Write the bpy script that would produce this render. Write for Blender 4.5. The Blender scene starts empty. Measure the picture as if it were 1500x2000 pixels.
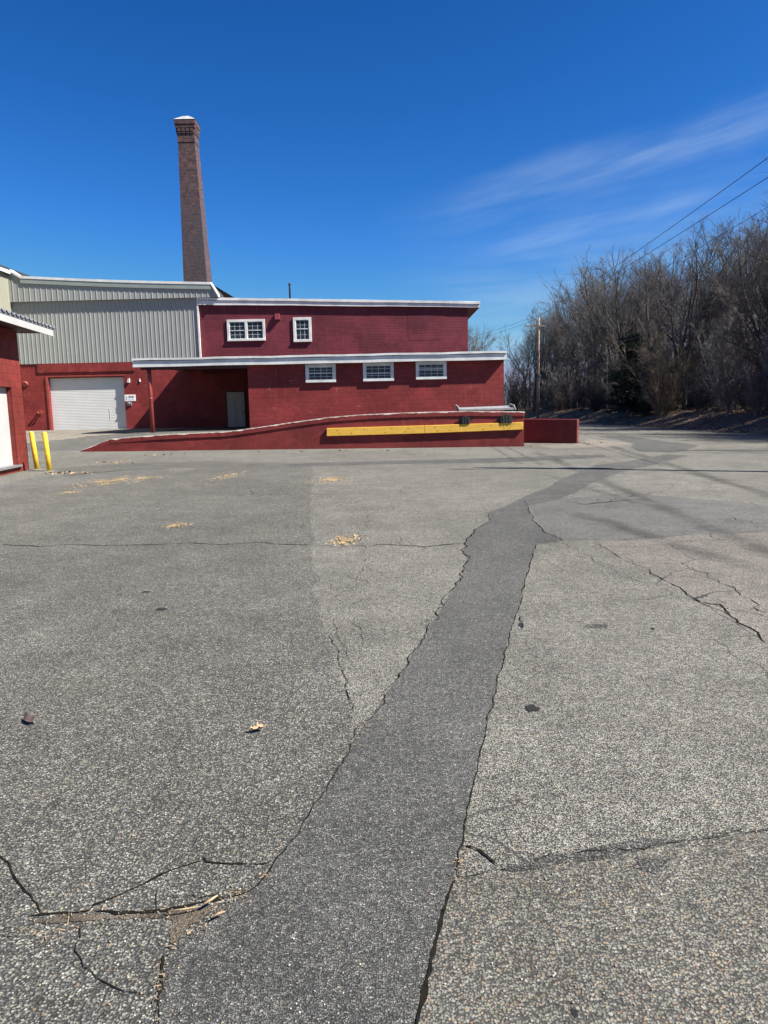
import bpy, bmesh, math, random
import numpy as np
from mathutils import Vector, Matrix, noise as mnoise
from mathutils.geometry import delaunay_2d_cdt

scene = bpy.context.scene
COL = scene.collection
rng = random.Random(7)

# ------------------------------------------------------------------ camera survey
F = 1400.0
PITCH = math.atan(203 / F)
ROLL = -0.02
CZ = 1.6
SLOPE = -0.008                                   # the lot falls gently to the right
CR = (Matrix.Rotation(math.pi / 2 - PITCH, 3, 'X') @ Matrix.Rotation(ROLL, 3, 'Z'))

def ray(px, py):
    return CR @ Vector(((px - 750) / F, -(py - 1000) / F, -1.0))

def G(px, py, dz=0.0):                            # a survey point on the lot
    d = ray(px, py)
    t = -(CZ - dz) / (d.z - SLOPE * d.x)
    return Vector((d.x * t, d.y * t, CZ + d.z * t))

def P(px, py, Y):                                 # a survey point on the upright plane y = Y
    d = ray(px, py)
    t = Y / d.y
    return Vector((d.x * t, Y, CZ + d.z * t))

def lot(x, y):
    return SLOPE * x

def ss(t):
    t = max(0.0, min(1.0, t))
    return t * t * (3 - 2 * t)

YW, YF, YB = 28.95, 33.0, 41.0                    # dock wall, lower facade, back wall

# ------------------------------------------------------------------ tags
def tag(o, label=None, cat=None, group=None, kind=None):
    if label: o['label'] = label
    if cat: o['category'] = cat
    if group: o['group'] = group
    if kind: o['kind'] = kind
    return o

def empty(name, loc, label, cat, group=None):
    o = bpy.data.objects.new(name, None)
    o.empty_display_size = 0.2
    o.location = loc
    COL.objects.link(o)
    return tag(o, label, cat, group)

class MB:
    """collects faces in world space, builds ONE mesh object"""
    def __init__(s):
        s.v, s.f, s.m, s.sm = [], [], [], []
    def face(s, pts, mi=0, smooth=False):
        b = len(s.v)
        s.v += [tuple(p) for p in pts]
        s.f.append(tuple(range(b, b + len(pts)))); s.m.append(mi); s.sm.append(smooth)
    def box(s, x0, x1, y0, y1, z0, z1, mi=0):
        s.hexa([(x0, y0, z0), (x1, y0, z0), (x1, y1, z0), (x0, y1, z0),
                (x0, y0, z1), (x1, y0, z1), (x1, y1, z1), (x0, y1, z1)], mi)
    def hexa(s, p, mi=0):
        b = len(s.v)
        s.v += [tuple(q) for q in p]
        for f in ((3, 2, 1, 0), (4, 5, 6, 7), (0, 1, 5, 4), (1, 2, 6, 5), (2, 3, 7, 6), (3, 0, 4, 7)):
            s.f.append(tuple(b + i for i in f)); s.m.append(mi); s.sm.append(False)
    def obox(s, o, ax, ay, az, mi=0):              # oriented box from a corner
        o, ax, ay, az = Vector(o), Vector(ax), Vector(ay), Vector(az)
        s.hexa([o, o + ax, o + ax + ay, o + ay, o + az, o + ax + az, o + ax + ay + az, o + ay + az], mi)
    def prism_y(s, poly, y0, y1, mi=0):            # poly of (x,z), counterclockwise seen from -y
        n = len(poly); b = len(s.v)
        s.v += [(x, y0, z) for x, z in poly] + [(x, y1, z) for x, z in poly]
        s.f.append(tuple(b + i for i in range(n))); s.m.append(mi); s.sm.append(False)
        s.f.append(tuple(b + n + i for i in reversed(range(n)))); s.m.append(mi); s.sm.append(False)
        for i in range(n):
            j = (i + 1) % n
            s.f.append((b + j, b + i, b + n + i, b + n + j)); s.m.append(mi); s.sm.append(False)
    def tube(s, pts, rad, n=8, mi=0, caps=True, smooth=True):
        b0 = len(s.v)
        pts = [Vector(p) for p in pts]
        if not hasattr(rad, '__len__'): rad = [rad] * len(pts)
        u = None
        for i, p in enumerate(pts):
            d = (pts[min(i + 1, len(pts) - 1)] - pts[max(i - 1, 0)]).normalized()
            if u is None:
                u = d.cross(Vector((0.3, 0.9, 0.2)))
                if u.length < 1e-3: u = d.cross(Vector((1, 0, 0)))
            u = (u - d * u.dot(d)).normalized()
            w = d.cross(u)
            for k in range(n):
                a = 2 * math.pi * k / n
                q = p + (u * math.cos(a) + w * math.sin(a)) * rad[i]
                s.v.append((q.x, q.y, q.z))
        for i in range(len(pts) - 1):
            for k in range(n):
                k2 = (k + 1) % n
                s.f.append((b0 + i * n + k, b0 + i * n + k2, b0 + (i + 1) * n + k2, b0 + (i + 1) * n + k))
                s.m.append(mi); s.sm.append(smooth)
        if caps:
            s.f.append(tuple(b0 + k for k in reversed(range(n)))); s.m.append(mi); s.sm.append(False)
            e = b0 + (len(pts) - 1) * n
            s.f.append(tuple(e + k for k in range(n))); s.m.append(mi); s.sm.append(False)
    def build(s, name, mats, parent=None, bevel=0.0):
        loc = Vector(parent.location) if parent is not None and parent.type == 'EMPTY' else Vector((0, 0, 0))
        if parent is not None and parent.type != 'EMPTY':
            loc = Vector(parent.get('_org', (0, 0, 0)))
        me = bpy.data.meshes.new(name)
        me.from_pydata([(x - loc.x, y - loc.y, z - loc.z) for x, y, z in s.v], [], s.f)
        if not isinstance(mats, (list, tuple)): mats = [mats]
        for m in mats: me.materials.append(m)
        me.polygons.foreach_set('material_index', s.m)
        me.polygons.foreach_set('use_smooth', s.sm)
        me.update()
        o = bpy.data.objects.new(name, me)
        COL.objects.link(o)
        if parent is not None:
            o.parent = parent
            o['_org'] = tuple(loc)
        if bevel:
            md = o.modifiers.new('edge', 'BEVEL'); md.width = bevel; md.segments = 2; md.limit_method = 'ANGLE'
        return o

# ------------------------------------------------------------------ material helpers
def nd(t, typ, ins=None, **props):
    n = t.nodes.new(typ)
    for k, v in props.items(): setattr(n, k, v)
    for k, v in (ins or {}).items():
        sk = n.inputs[k]
        if isinstance(v, bpy.types.NodeSocket): t.links.new(v, sk)
        else: sk.default_value = v
    return n

def newmat(name):
    m = bpy.data.materials.new(name); m.use_nodes = True
    t = m.node_tree
    bs = t.nodes['Principled BSDF']
    return m, t, bs

def c4(c): return (c[0], c[1], c[2], 1.0)

def math_(t, op, a, b=None, c=None, clamp=False):
    n = nd(t, 'ShaderNodeMath', operation=op, use_clamp=clamp)
    for i, v in enumerate((a, b, c)):
        if v is None: continue
        if isinstance(v, bpy.types.NodeSocket): t.links.new(v, n.inputs[i])
        else: n.inputs[i].default_value = v
    return n.outputs[0]

def mixc(t, fac, a, b, mode='MIX'):
    n = nd(t, 'ShaderNodeMix', data_type='RGBA', blend_type=mode)
    for sk, v in ((n.inputs[0], fac), (n.inputs[6], a), (n.inputs[7], b)):
        if isinstance(v, bpy.types.NodeSocket): t.links.new(v, sk)
        elif isinstance(v, (int, float)): sk.default_value = v
        else: sk.default_value = c4(v)
    return n.outputs[2]

def rng_map(t, v, a, b, c=0.0, d=1.0, smooth=True):
    n = nd(t, 'ShaderNodeMapRange', {0: v, 1: a, 2: b, 3: c, 4: d})
    if smooth: n.interpolation_type = 'SMOOTHSTEP'
    return n.outputs[0]

def noise_(t, vec, scale, detail=3.0, rough=0.55):
    return nd(t, 'ShaderNodeTexNoise', {'Vector': vec, 'Scale': scale, 'Detail': detail, 'Roughness': rough}).outputs[0]

def objco(t):
    return nd(t, 'ShaderNodeTexCoord').outputs['Object']

def scaled(t, vec, s):
    return nd(t, 'ShaderNodeMapping', {'Vector': vec, 'Scale': s}).outputs[0]

def plain(name, col, rough=0.6, metal=0.0, var=0.12, nscale=3.0, bump=0.0, spec=0.4):
    m, t, bs = newmat(name)
    co = objco(t)
    n = noise_(t, co, nscale, 5, 0.6)
    f = rng_map(t, n, 0.3, 0.7, 1 - var, 1 + var)
    cc = mixc(t, 1.0, col, nd(t, 'ShaderNodeCombineColor', {0: f, 1: f, 2: f}).outputs[0], 'MULTIPLY')
    t.links.new(cc, bs.inputs['Base Color'])
    bs.inputs['Roughness'].default_value = rough
    bs.inputs['Metallic'].default_value = metal
    bs.inputs['Specular IOR Level'].default_value = spec
    if bump:
        b = nd(t, 'ShaderNodeBump', {'Strength': bump, 'Distance': 0.01, 'Height': noise_(t, co, nscale * 12, 4)})
        t.links.new(b.outputs[0], bs.inputs['Normal'])
    return m

def painted_block(name, col, worn, bw=0.406, bh=0.203, mort=0.012, bump=0.45, flecks=0.5, sheen=0.22):
    """painted concrete block: joints as relief, worn flecks along them"""
    m, t, bs = newmat(name)
    co = objco(t)
    sp = nd(t, 'ShaderNodeSeparateXYZ', {0: co})
    u = math_(t, 'ADD', sp.outputs[0], sp.outputs[1])
    uv = nd(t, 'ShaderNodeCombineXYZ', {0: u, 1: sp.outputs[2], 2: 0.0}).outputs[0]
    wob = nd(t, 'ShaderNodeTexNoise', {'Vector': uv, 'Scale': 3.0}).outputs['Color']
    uvw = nd(t, 'ShaderNodeVectorMath', {0: uv, 1: nd(t, 'ShaderNodeVectorMath', {0: wob, 3: 0.012}, operation='SCALE').outputs[0]}, operation='ADD').outputs[0]
    br = nd(t, 'ShaderNodeTexBrick', {'Vector': uvw, 'Scale': 1.0, 'Mortar Size': mort, 'Mortar Smooth': 0.4,
                                      'Brick Width': bw, 'Row Height': bh, 'Color1': (0.35, 0.35, 0.35, 1), 'Color2': (0.65, 0.65, 0.65, 1), 'Bias': 0.0})
    joint = br.outputs['Fac']
    bcol = nd(t, 'ShaderNodeSeparateColor', {0: br.outputs['Color']}).outputs[0]
    big = noise_(t, uv, 0.55, 4); mid = noise_(t, uv, 4.0, 5, 0.65); fine = noise_(t, uv, 42.0, 3)
    f = math_(t, 'ADD', math_(t, 'MULTIPLY', rng_map(t, big, 0.3, 0.7, 0.78, 1.16), rng_map(t, nd(t, 'ShaderNodeSeparateColor', {0: nd(t, 'ShaderNodeTexVoronoi', {'Vector': scaled(t, uvw, (.45, .8, 1)), 'Scale': 1.0, 'Randomness': .9}, voronoi_dimensions='2D', distance='CHEBYCHEV').outputs['Color']}).outputs[0], 0.0, 1.0, 0.9, 1.1)), rng_map(t, mid, 0.3, 0.7, -0.1, 0.1))
    f = math_(t, 'ADD', f, math_(t, 'MULTIPLY', math_(t, 'SUBTRACT', bcol, 0.5), 0.35))
    base = mixc(t, 1.0, col, nd(t, 'ShaderNodeCombineColor', {0: f, 1: f, 2: f}).outputs[0], 'MULTIPLY')
    # joints only read here and there: they are filled with paint
    jm = math_(t, 'MULTIPLY', joint, rng_map(t, noise_(t, uv, 1.3, 3), 0.42, 0.62))
    base = mixc(t, math_(t, 'MULTIPLY', jm, 0.35), base, (col[0] * 0.5, col[1] * 0.5, col[2] * 0.5))
    wr = math_(t, 'MULTIPLY', joint, rng_map(t, noise_(t, uv, 2.1, 4, 0.7), 0.60, 0.66))
    wr = math_(t, 'MULTIPLY', wr, flecks)
    base = mixc(t, wr, base, worn)
    # run-down streaks
    st = noise_(t, scaled(t, uv, (7.0, 0.5, 1)), 1.0, 4, 0.6)
    gr = noise_(t, scaled(t, uv, (1.6, 1.1, 1)), 1.0, 5, 0.7)
    base = mixc(t, rng_map(t, gr, 0.52, 0.72, 0.0, 0.5), base, (col[0] * 0.55, col[1] * 0.7, col[2] * 0.75))
    base = mixc(t, rng_map(t, st, 0.57, 0.74, 0.0, 0.34), base, (col[0] * 1.5 + 0.02, col[1] * 2 + 0.02, col[2] * 2 + 0.02))
    t.links.new(base, bs.inputs['Base Color'])
    h = math_(t, 'SUBTRACT', math_(t, 'MULTIPLY', fine, 0.25), math_(t, 'MULTIPLY', joint, 0.8))
    b = nd(t, 'ShaderNodeBump', {'Strength': bump, 'Distance': 0.012, 'Height': h})
    t.links.new(b.outputs[0], bs.inputs['Normal'])
    bs.inputs['Roughness'].default_value = 0.62
    bs.inputs['Specular IOR Level'].default_value = sheen
    return m

def asphalt(name, binder, tones, stone=105.0, gain=1.0, pebbles=0.25, streaks=(), net=0.0, bump=0.5, warm=(1, 1, 1)):
    m, t, bs = newmat(name)
    co = objco(t)
    wq = nd(t, 'ShaderNodeTexNoise', {'Vector': co, 'Scale': stone * .55, 'Detail': 2.0}).outputs['Color']
    cw = nd(t, 'ShaderNodeVectorMath', {0: co, 1: nd(t, 'ShaderNodeVectorMath', {0: wq, 3: 1.1 / stone}, operation='SCALE').outputs[0]}, operation='ADD').outputs[0]
    v1 = nd(t, 'ShaderNodeTexVoronoi', {'Vector': cw, 'Scale': stone, 'Randomness': 1.0}, voronoi_dimensions='2D')
    v2 = nd(t, 'ShaderNodeTexVoronoi', {'Vector': cw, 'Scale': stone * 0.48, 'Randomness': 1.0}, voronoi_dimensions='2D')
    r1 = nd(t, 'ShaderNodeSeparateColor', {0: v1.outputs['Color']})
    r2 = nd(t, 'ShaderNodeSeparateColor', {0: v2.outputs['Color']})
    cr = nd(t, 'ShaderNodeValToRGB', {0: r1.outputs[0]})
    e = cr.color_ramp.elements
    while len(e) < len(tones): e.new(0.5)
    for el, (pos, c) in zip(e, tones):
        el.position = pos; el.color = c4(c)
    m1 = rng_map(t, v1.outputs['Distance'], 0.30, 0.60, 1.0, 0.0)
    col = mixc(t, m1, binder, cr.outputs[0])
    big = math_(t, 'MULTIPLY', rng_map(t, v2.outputs['Distance'], 0.22, 0.36, 1.0, 0.0), rng_map(t, r2.outputs[0], 1 - pebbles, 1 - pebbles + 0.04))
    pc = nd(t, 'ShaderNodeValToRGB', {0: r2.outputs[1]})
    pe = pc.color_ramp.elements
    for _ in range(3): pe.new(0.5)
    for el, (pos, c) in zip(pe, [(0.0, (0.22, 0.21, 0.18)), (0.35, (0.16, 0.16, 0.15)), (0.6, (0.32, 0.31, 0.285)), (0.85, (0.24, 0.22, 0.14)), (1.0, (0.26, 0.165, 0.115))]):
        el.position = pos; el.color = c4(c)
    col = mixc(t, math_(t, 'MULTIPLY', big, 0.85), col, pc.outputs[0])
    # wear at many sizes
    f = rng_map(t, noise_(t, co, 0.22, 4, 0.6), 0.3, 0.7, 0.86, 1.12)
    f = math_(t, 'MULTIPLY', f, rng_map(t, noise_(t, co, 1.7, 5, 0.65), 0.3, 0.7, 0.86, 1.12))
    f = math_(t, 'MULTIPLY', f, rng_map(t, noise_(t, co, 13.0, 4, 0.7), 0.3, 0.7, 0.86, 1.14))
    f = math_(t, 'MULTIPLY', f, rng_map(t, noise_(t, co, 46.0, 2, 0.75), 0.3, 0.7, 0.70, 1.34))
    f = math_(t, 'MULTIPLY', f, gain * 0.74)
    sp = nd(t, 'ShaderNodeSeparateXYZ', {0: co})
    for (a, b, w, s) in streaks:                 # worn, tar-darkened wheel lines
        dx, dy = b[0] - a[0], b[1] - a[1]
        L = math.hypot(dx, dy); nx, ny = -dy / L, dx / L
        d = math_(t, 'ADD', math_(t, 'ADD', math_(t, 'MULTIPLY', sp.outputs[0], nx), math_(t, 'MULTIPLY', sp.outputs[1], ny)), -(a[0] * nx + a[1] * ny))
        d = math_(t, 'ADD', d, math_(t, 'MULTIPLY', math_(t, 'SUBTRACT', noise_(t, co, 0.5, 3), 0.5), 0.5))
        l = math_(t, 'ADD', math_(t, 'ADD', math_(t, 'MULTIPLY', sp.outputs[0], dx / L), math_(t, 'MULTIPLY', sp.outputs[1], dy / L)), -(a[0] * dx + a[1] * dy) / L)
        k = rng_map(t, math_(t, 'ABSOLUTE', d), 0.0, w, 1.0, 0.0)
        k = math_(t, 'MULTIPLY', k, math_(t, 'MULTIPLY', rng_map(t, l, 0.0, 1.5), rng_map(t, l, L - 1.5, L, 1.0, 0.0)))
        k = math_(t, 'MULTIPLY', k, rng_map(t, noise_(t, co, 1.6, 4, 0.7), 0.3, 0.6, 0.35, 1.0))
        f = math_(t, 'MULTIPLY', f, math_(t, 'SUBTRACT', 1.0, math_(t, 'MULTIPLY', k, s)))
    spots = rng_map(t, noise_(t, co, 3.1, 2, 0.4), 0.70, 0.76, 1.0, 0.72)
    f = math_(t, 'MULTIPLY', f, spots)
    wc = nd(t, 'ShaderNodeCombineColor', {0: math_(t, 'MULTIPLY', f, warm[0]), 1: math_(t, 'MULTIPLY', f, warm[1]), 2: math_(t, 'MULTIPLY', f, warm[2])}).outputs[0]
    col = mixc(t, 1.0, col, wc, 'MULTIPLY')
    # mossy, dusty tint in patches
    col = mixc(t, rng_map(t, noise_(t, co, 0.9, 5, 0.7), 0.55, 0.75, 0.0, 0.22), col, (0.11, 0.10, 0.06))
    h = math_(t, 'ADD', math_(t, 'MULTIPLY', m1, 0.6), math_(t, 'MULTIPLY', big, 0.5))
    h = math_(t, 'ADD', h, math_(t, 'MULTIPLY', noise_(t, co, 22.0, 3), 1.3))
    if net:
        wv = nd(t, 'ShaderNodeTexNoise', {'Vector': co, 'Scale': 2.2, 'Detail': 5.0}).outputs['Color']
        wc2 = nd(t, 'ShaderNodeVectorMath', {0: co, 1: nd(t, 'ShaderNodeVectorMath', {0: wv, 3: 0.45}, operation='SCALE').outputs[0]}, operation='ADD').outputs[0]
        ve = nd(t, 'ShaderNodeTexVoronoi', {'Vector': wc2, 'Scale': 1.15}, voronoi_dimensions='2D', feature='DISTANCE_TO_EDGE')
        wid = math_(t, 'MULTIPLY', rng_map(t, noise_(t, co, 0.55, 3), 0.45, 0.62), 0.011)
        ck = math_(t, 'LESS_THAN', ve.outputs['Distance'], wid)
        ck = math_(t, 'MULTIPLY', ck, net)
        col = mixc(t, ck, col, (0.02, 0.02, 0.02))
        h = math_(t, 'SUBTRACT', h, math_(t, 'MULTIPLY', ck, 2.0))
    t.links.new(col, bs.inputs['Base Color'])
    b = nd(t, 'ShaderNodeBump', {'Strength': bump, 'Distance': 0.004, 'Height': h})
    t.links.new(b.outputs[0], bs.inputs['Normal'])
    bs.inputs['Roughness'].default_value = 0.85
    bs.inputs['Specular IOR Level'].default_value = 0.25
    return m

def bark(name, a, b, scale=6.0, rough=0.9):
    m, t, bs = newmat(name)
    co = objco(t)
    n = noise_(t, scaled(t, co, (1, 1, 0.35)), scale, 4, 0.65)
    c = mixc(t, rng_map(t, n, 0.35, 0.65), a, b)
    t.links.new(c, bs.inputs['Base Color'])
    bs.inputs['Roughness'].default_value = rough
    bs.inputs['Specular IOR Level'].default_value = 0.15
    return m

def speckle(name, cols, scale, rough=0.9, bump=0.6):
    m, t, bs = newmat(name)
    co = objco(t)
    v = nd(t, 'ShaderNodeTexVoronoi', {'Vector': co, 'Scale': scale})
    r = nd(t, 'ShaderNodeSeparateColor', {0: v.outputs['Color']}).outputs[0]
    cr = nd(t, 'ShaderNodeValToRGB', {0: r})
    e = cr.color_ramp.elements
    while len(e) < len(cols): e.new(0.5)
    for i, el in enumerate(e):
        el.position = i / (len(cols) - 1); el.color = c4(cols[i])
    n = rng_map(t, noise_(t, co, scale * 0.06, 4), 0.3, 0.7, 0.7, 1.25)
    c = mixc(t, 1.0, cr.outputs[0], nd(t, 'ShaderNodeCombineColor', {0: n, 1: n, 2: n}).outputs[0], 'MULTIPLY')
    t.links.new(c, bs.inputs['Base Color'])
    b = nd(t, 'ShaderNodeBump', {'Strength': bump, 'Distance': 0.01, 'Height': v.outputs['Distance']})
    t.links.new(b.outputs[0], bs.inputs['Normal'])
    bs.inputs['Roughness'].default_value = rough
    bs.inputs['Specular IOR Level'].default_value = 0.2
    return m

def g3(x, w=(1.03, 1.0, 0.92)): return (x * w[0], x * w[1], x * w[2])

def gl(px, py):
    q = G(px, py); return (q.x, q.y)

STREAKS = [(gl(1180, 868), gl(1560, 985), 0.30, 0.48), (gl(1040, 880), gl(1620, 1130), 0.28, 0.46),
           (gl(1080, 990), gl(1560, 1135), 0.26, 0.5), (gl(1210, 905), gl(1540, 955), 0.3, 0.25),
           (gl(1060, 925), gl(1300, 1000), 0.2, 0.3)]
M = {}
M['asphalt_light'] = asphalt('asphalt_light', g3(0.045), [(0.0, g3(0.075)), (0.3, g3(0.16)), (0.6, g3(0.245, (1.04, 1, .88))), (0.85, g3(0.33)), (1.0, (0.32, 0.27, 0.20))], 122, 1.04, 0.36, STREAKS, 0.55, warm=(1.0, 1.0, 0.965), bump=.85)
M['asphalt_dull'] = asphalt('asphalt_dull', g3(0.035, (1, 1, 1)), [(0.0, g3(0.05)), (0.35, g3(0.09, (1.01, 1, .95))), (0.65, g3(0.135, (1.02, 1, .94))), (0.88, g3(0.21)), (1.0, g3(0.40))], 125, 1.2, 0.3, (), 0.15, .8, (1.01, 1.0, .935))
M['asphalt_dark'] = asphalt('asphalt_dark', g3(0.032, (1, 1, 1)), [(0.0, g3(0.045, (1, 1, 1))), (0.4, g3(0.088, (1, 1, .99))), (0.75, g3(0.135, (1, 1, .97))), (0.93, g3(0.19)), (1.0, g3(0.34))], 172, 1.14, 0.10, (), 0.0, .65, (1.01, 1.0, .955))
M['asphalt_mid'] = asphalt('asphalt_mid', g3(0.045), [(0.0, g3(0.07)), (0.35, g3(0.12)), (0.65, g3(0.18)), (0.88, g3(0.25)), (1.0, g3(0.36))], 165, 1.0, 0.24, STREAKS, 0.4)
M['asphalt_pink'] = asphalt('asphalt_pink', (0.05, 0.044, 0.04), [(0.0, (0.085, 0.08, 0.07)), (0.35, (0.175, 0.16, 0.14)), (0.65, (0.26, 0.238, 0.205)), (0.88, (0.33, 0.31, 0.27)), (1.0, (0.36, 0.28, 0.22))], 128, 1.10, 0.36, STREAKS, 0.9)
M['asphalt_coarse'] = asphalt('asphalt_coarse', g3(0.05), [(0.0, g3(0.05)), (0.3, g3(0.105)), (0.6, g3(0.165, (1.03, 1, .84))), (0.85, g3(0.24, (1.04, 1, .84))), (1.0, (0.27, 0.18, 0.125))], 125, 1.08, 0.45, (), 0.0, 0.7, (1.0, 1.0, .97))
M['asphalt_joint'] = asphalt('asphalt_joint', g3(0.03), [(0.0, g3(0.045)), (0.4, g3(0.085, (1.03, 1, .86))), (0.75, g3(0.15)), (0.93, g3(0.22)), (1.0, g3(0.32))], 120, 0.95, 0.2, (), 0.0, 0.8)
M['concrete'] = asphalt('concrete', (0.20, 0.18, 0.145), [(0.0, (0.19, 0.17, 0.14)), (0.5, (0.26, 0.235, 0.19)), (1.0, (0.33, 0.30, 0.25))], 120, 0.92, 0.04, (), 0.25, 0.4)
M['crack'] = plain('crack_gap', (0.013, 0.012, 0.010), 0.95, 0, 0.4, 30, 0, 0.0)
M['tar'] = plain('tar_stain', (0.009, 0.009, 0.010), 0.85, 0, 0.4, 40, 0.5)
M['sand'] = speckle('sand', [(0.04, 0.034, 0.027), (0.09, 0.073, 0.055), (0.14, 0.115, 0.085), (0.06, 0.05, 0.04)], 150)
M['red_low'] = painted_block('red_block_paint', (0.20, 0.029, 0.028), (0.34, 0.18, 0.165), flecks=0.85)
M['red_up'] = painted_block('maroon_block_paint', (0.138, 0.026, 0.036), (0.22, 0.10, 0.10), bh=0.14, bw=0.8, flecks=0.3)
M['red_left'] = painted_block('brick_red_block_paint', (0.16, 0.026, 0.02), (0.25, 0.08, 0.06), flecks=0.4)
M['red_conc'] = painted_block('red_concrete_paint', (0.165, 0.027, 0.025), (0.30, 0.18, 0.16), bw=9.0, bh=3.0, bump=0.9, flecks=0.3)
M['red_plain'] = plain('red_metal_paint', (0.24, 0.043, 0.035), 0.45, 0, 0.15, 4)
M['white'] = plain('white_trim_paint', (0.58, 0.58, 0.56), 0.55, 0, 0.16, 1.6)
M['white_door'] = plain('white_door_paint', (0.56, 0.56, 0.55), 0.45, 0, 0.04, 1.2)
M['dull_door'] = plain('chalky_door_paint', (0.37, 0.37, 0.36), 0.6, 0, 0.05, 1.0)
M['grey_door'] = plain('grey_door_paint', (0.42, 0.39, 0.38), 0.5, 0, 0.06)
M['clad'] = plain('sage_metal_cladding', (0.265, 0.275, 0.258), 0.42, 0, 0.05, 0.7)
M['clad_warm'] = plain('cream_metal_cladding', (0.26, 0.255, 0.20), 0.45, 0, 0.05, 0.7)
M['trim_green'] = plain('sage_trim', (0.22, 0.25, 0.225), 0.45, 0, 0.08, 1.0)
M['roof_dark'] = plain('dark_roofing', (0.035, 0.037, 0.045), 0.8, 0, 0.2, 2)
M['roof_metal'] = plain('grey_roof_metal', (0.22, 0.225, 0.24), 0.4, 0.3, 0.12, 2)
M['soffit'] = plain('brown_soffit', (0.075, 0.03, 0.032), 0.7, 0, 0.15)
M['yellow'] = plain('yellow_paint', (0.56, 0.37, 0.028), 0.5, 0, 0.22, 7, .3)
def worn_timber():
    m, t, bs = newmat('yellow_timber')
    co = objco(t)
    n = noise_(t, scaled(t, co, (1.0, 1, 9.0)), 2.2, 5, 0.65)
    c = mixc(t, rng_map(t, n, 0.35, 0.7), (0.60, 0.33, 0.035), (0.68, 0.41, 0.06))
    d = noise_(t, scaled(t, co, (1.4, 1, 5.0)), 5.0, 5, 0.7)
    c = mixc(t, rng_map(t, d, 0.60, 0.70, 0, 0.7), c, (0.10, 0.06, 0.035))
    t.links.new(c, bs.inputs['Base Color']); bs.inputs['Roughness'].default_value = 0.65
    return m
M['timber'] = worn_timber()
M['rubber'] = plain('black_rubber', (0.022, 0.022, 0.024), 0.7, 0, 0.35, 12, 0.6)
M['galv'] = plain('galvanised_plate', (0.25, 0.25, 0.25), 0.6, 0.1, 0.18, 6)
M['dark_metal'] = plain('dark_metal', (0.03, 0.028, 0.03), 0.5, 0.3)
M['pale_conc'] = plain('bare_concrete_edge', (0.31, 0.27, 0.24), 0.9, 0, 0.3, 9, 0.6)
M['cap_conc'] = plain('pale_cap_concrete', (0.30, 0.30, 0.30), 0.9, 0, 0.25, 2)
M['steel'] = plain('grey_steel', (0.25, 0.25, 0.26), 0.45, 0.5)
M['white_bits'] = plain('pale_plastic', (0.70, 0.66, 0.66), 0.5)
M['wood_pole'] = bark('weathered_pole_wood', (0.22, 0.15, 0.12), (0.33, 0.25, 0.21), 5)
M['wire'] = plain('wire_black', (0.012, 0.012, 0.014), 0.6)
def glass_mat():
    m, t, bs = newmat('window_glass')
    co = objco(t)
    c = mixc(t, rng_map(t, noise_(t, co, 1.6, 3), 0.3, 0.7), (0.012, 0.016, 0.022), (0.035, 0.05, 0.065))
    t.links.new(c, bs.inputs['Base Color'])
    bs.inputs['Roughness'].default_value = 0.06
    bs.inputs['Specular IOR Level'].default_value = 0.32
    b = nd(t, 'ShaderNodeBump', {'Strength': 0.05, 'Distance': 0.02, 'Height': noise_(t, co, 2.5, 2)})
    t.links.new(b.outputs[0], bs.inputs['Normal'])
    return m
M['glass'] = glass_mat()
def stack_brick():
    m, t, bs = newmat('sooty_stack_brick')
    co = objco(t)
    sp = nd(t, 'ShaderNodeSeparateXYZ', {0: co})
    uv = nd(t, 'ShaderNodeCombineXYZ', {0: math_(t, 'ADD', sp.outputs[0], sp.outputs[1]), 1: sp.outputs[2], 2: 0.0}).outputs[0]
    br = nd(t, 'ShaderNodeTexBrick', {'Vector': uv, 'Scale': 1.0, 'Mortar Size': 0.018, 'Brick Width': 0.26, 'Row Height': 0.13, 'Bias': -0.1,
                                      'Color1': (0.052, 0.024, 0.027, 1), 'Color2': (0.125, 0.047, 0.043, 1), 'Mortar': (0.075, 0.058, 0.06, 1)})
    sp1 = nd(t, 'ShaderNodeTexVoronoi', {'Vector': scaled(t, uv, (3.8, 7.7, 1)), 'Scale': 1.0}, voronoi_dimensions='2D')
    r = nd(t, 'ShaderNodeSeparateColor', {0: sp1.outputs['Color']}).outputs[0]
    c = mixc(t, rng_map(t, r, 0.5, 0.95, 0.0, 0.8), br.outputs['Color'], (0.035, 0.026, 0.03))
    mo = rng_map(t, noise_(t, scaled(t, co, (1, 1, .8)), 2.6, 5, 0.75), 0.35, 0.65, 0.6, 1.4)
    c = mixc(t, 1.0, c, nd(t, 'ShaderNodeCombineColor', {0: mo, 1: mo, 2: mo}).outputs[0], 'MULTIPLY')
    # soot lies heaviest half-way up the face
    zz = math_(t, 'ABSOLUTE', math_(t, 'SUBTRACT', sp.outputs[2], 17.0))
    soot = math_(t, 'MULTIPLY', rng_map(t, zz, 1.0, 8.0, 1.0, 0.0), rng_map(t, noise_(t, scaled(t, co, (1, 1, .4)), 0.7, 4), 0.3, 0.6))
    c = mixc(t, math_(t, 'MULTIPLY', soot, 0.8), c, (0.045, 0.04, 0.05))
    t.links.new(c, bs.inputs['Base Color'])
    b = nd(t, 'ShaderNodeBump', {'Strength': 0.6, 'Distance': 0.02, 'Height': math_(t, 'SUBTRACT', r, br.outputs['Fac'])})
    t.links.new(b.outputs[0], bs.inputs['Normal'])
    bs.inputs['Roughness'].default_value = 0.85
    return m
M['stack'] = stack_brick()
M['litter'] = speckle('leaf_litter', [(0.08, 0.055, 0.04), (0.15, 0.105, 0.07), (0.22, 0.16, 0.11), (0.11, 0.08, 0.055), (0.26, 0.20, 0.14)], 14.0, 0.95, 1.0)
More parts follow.
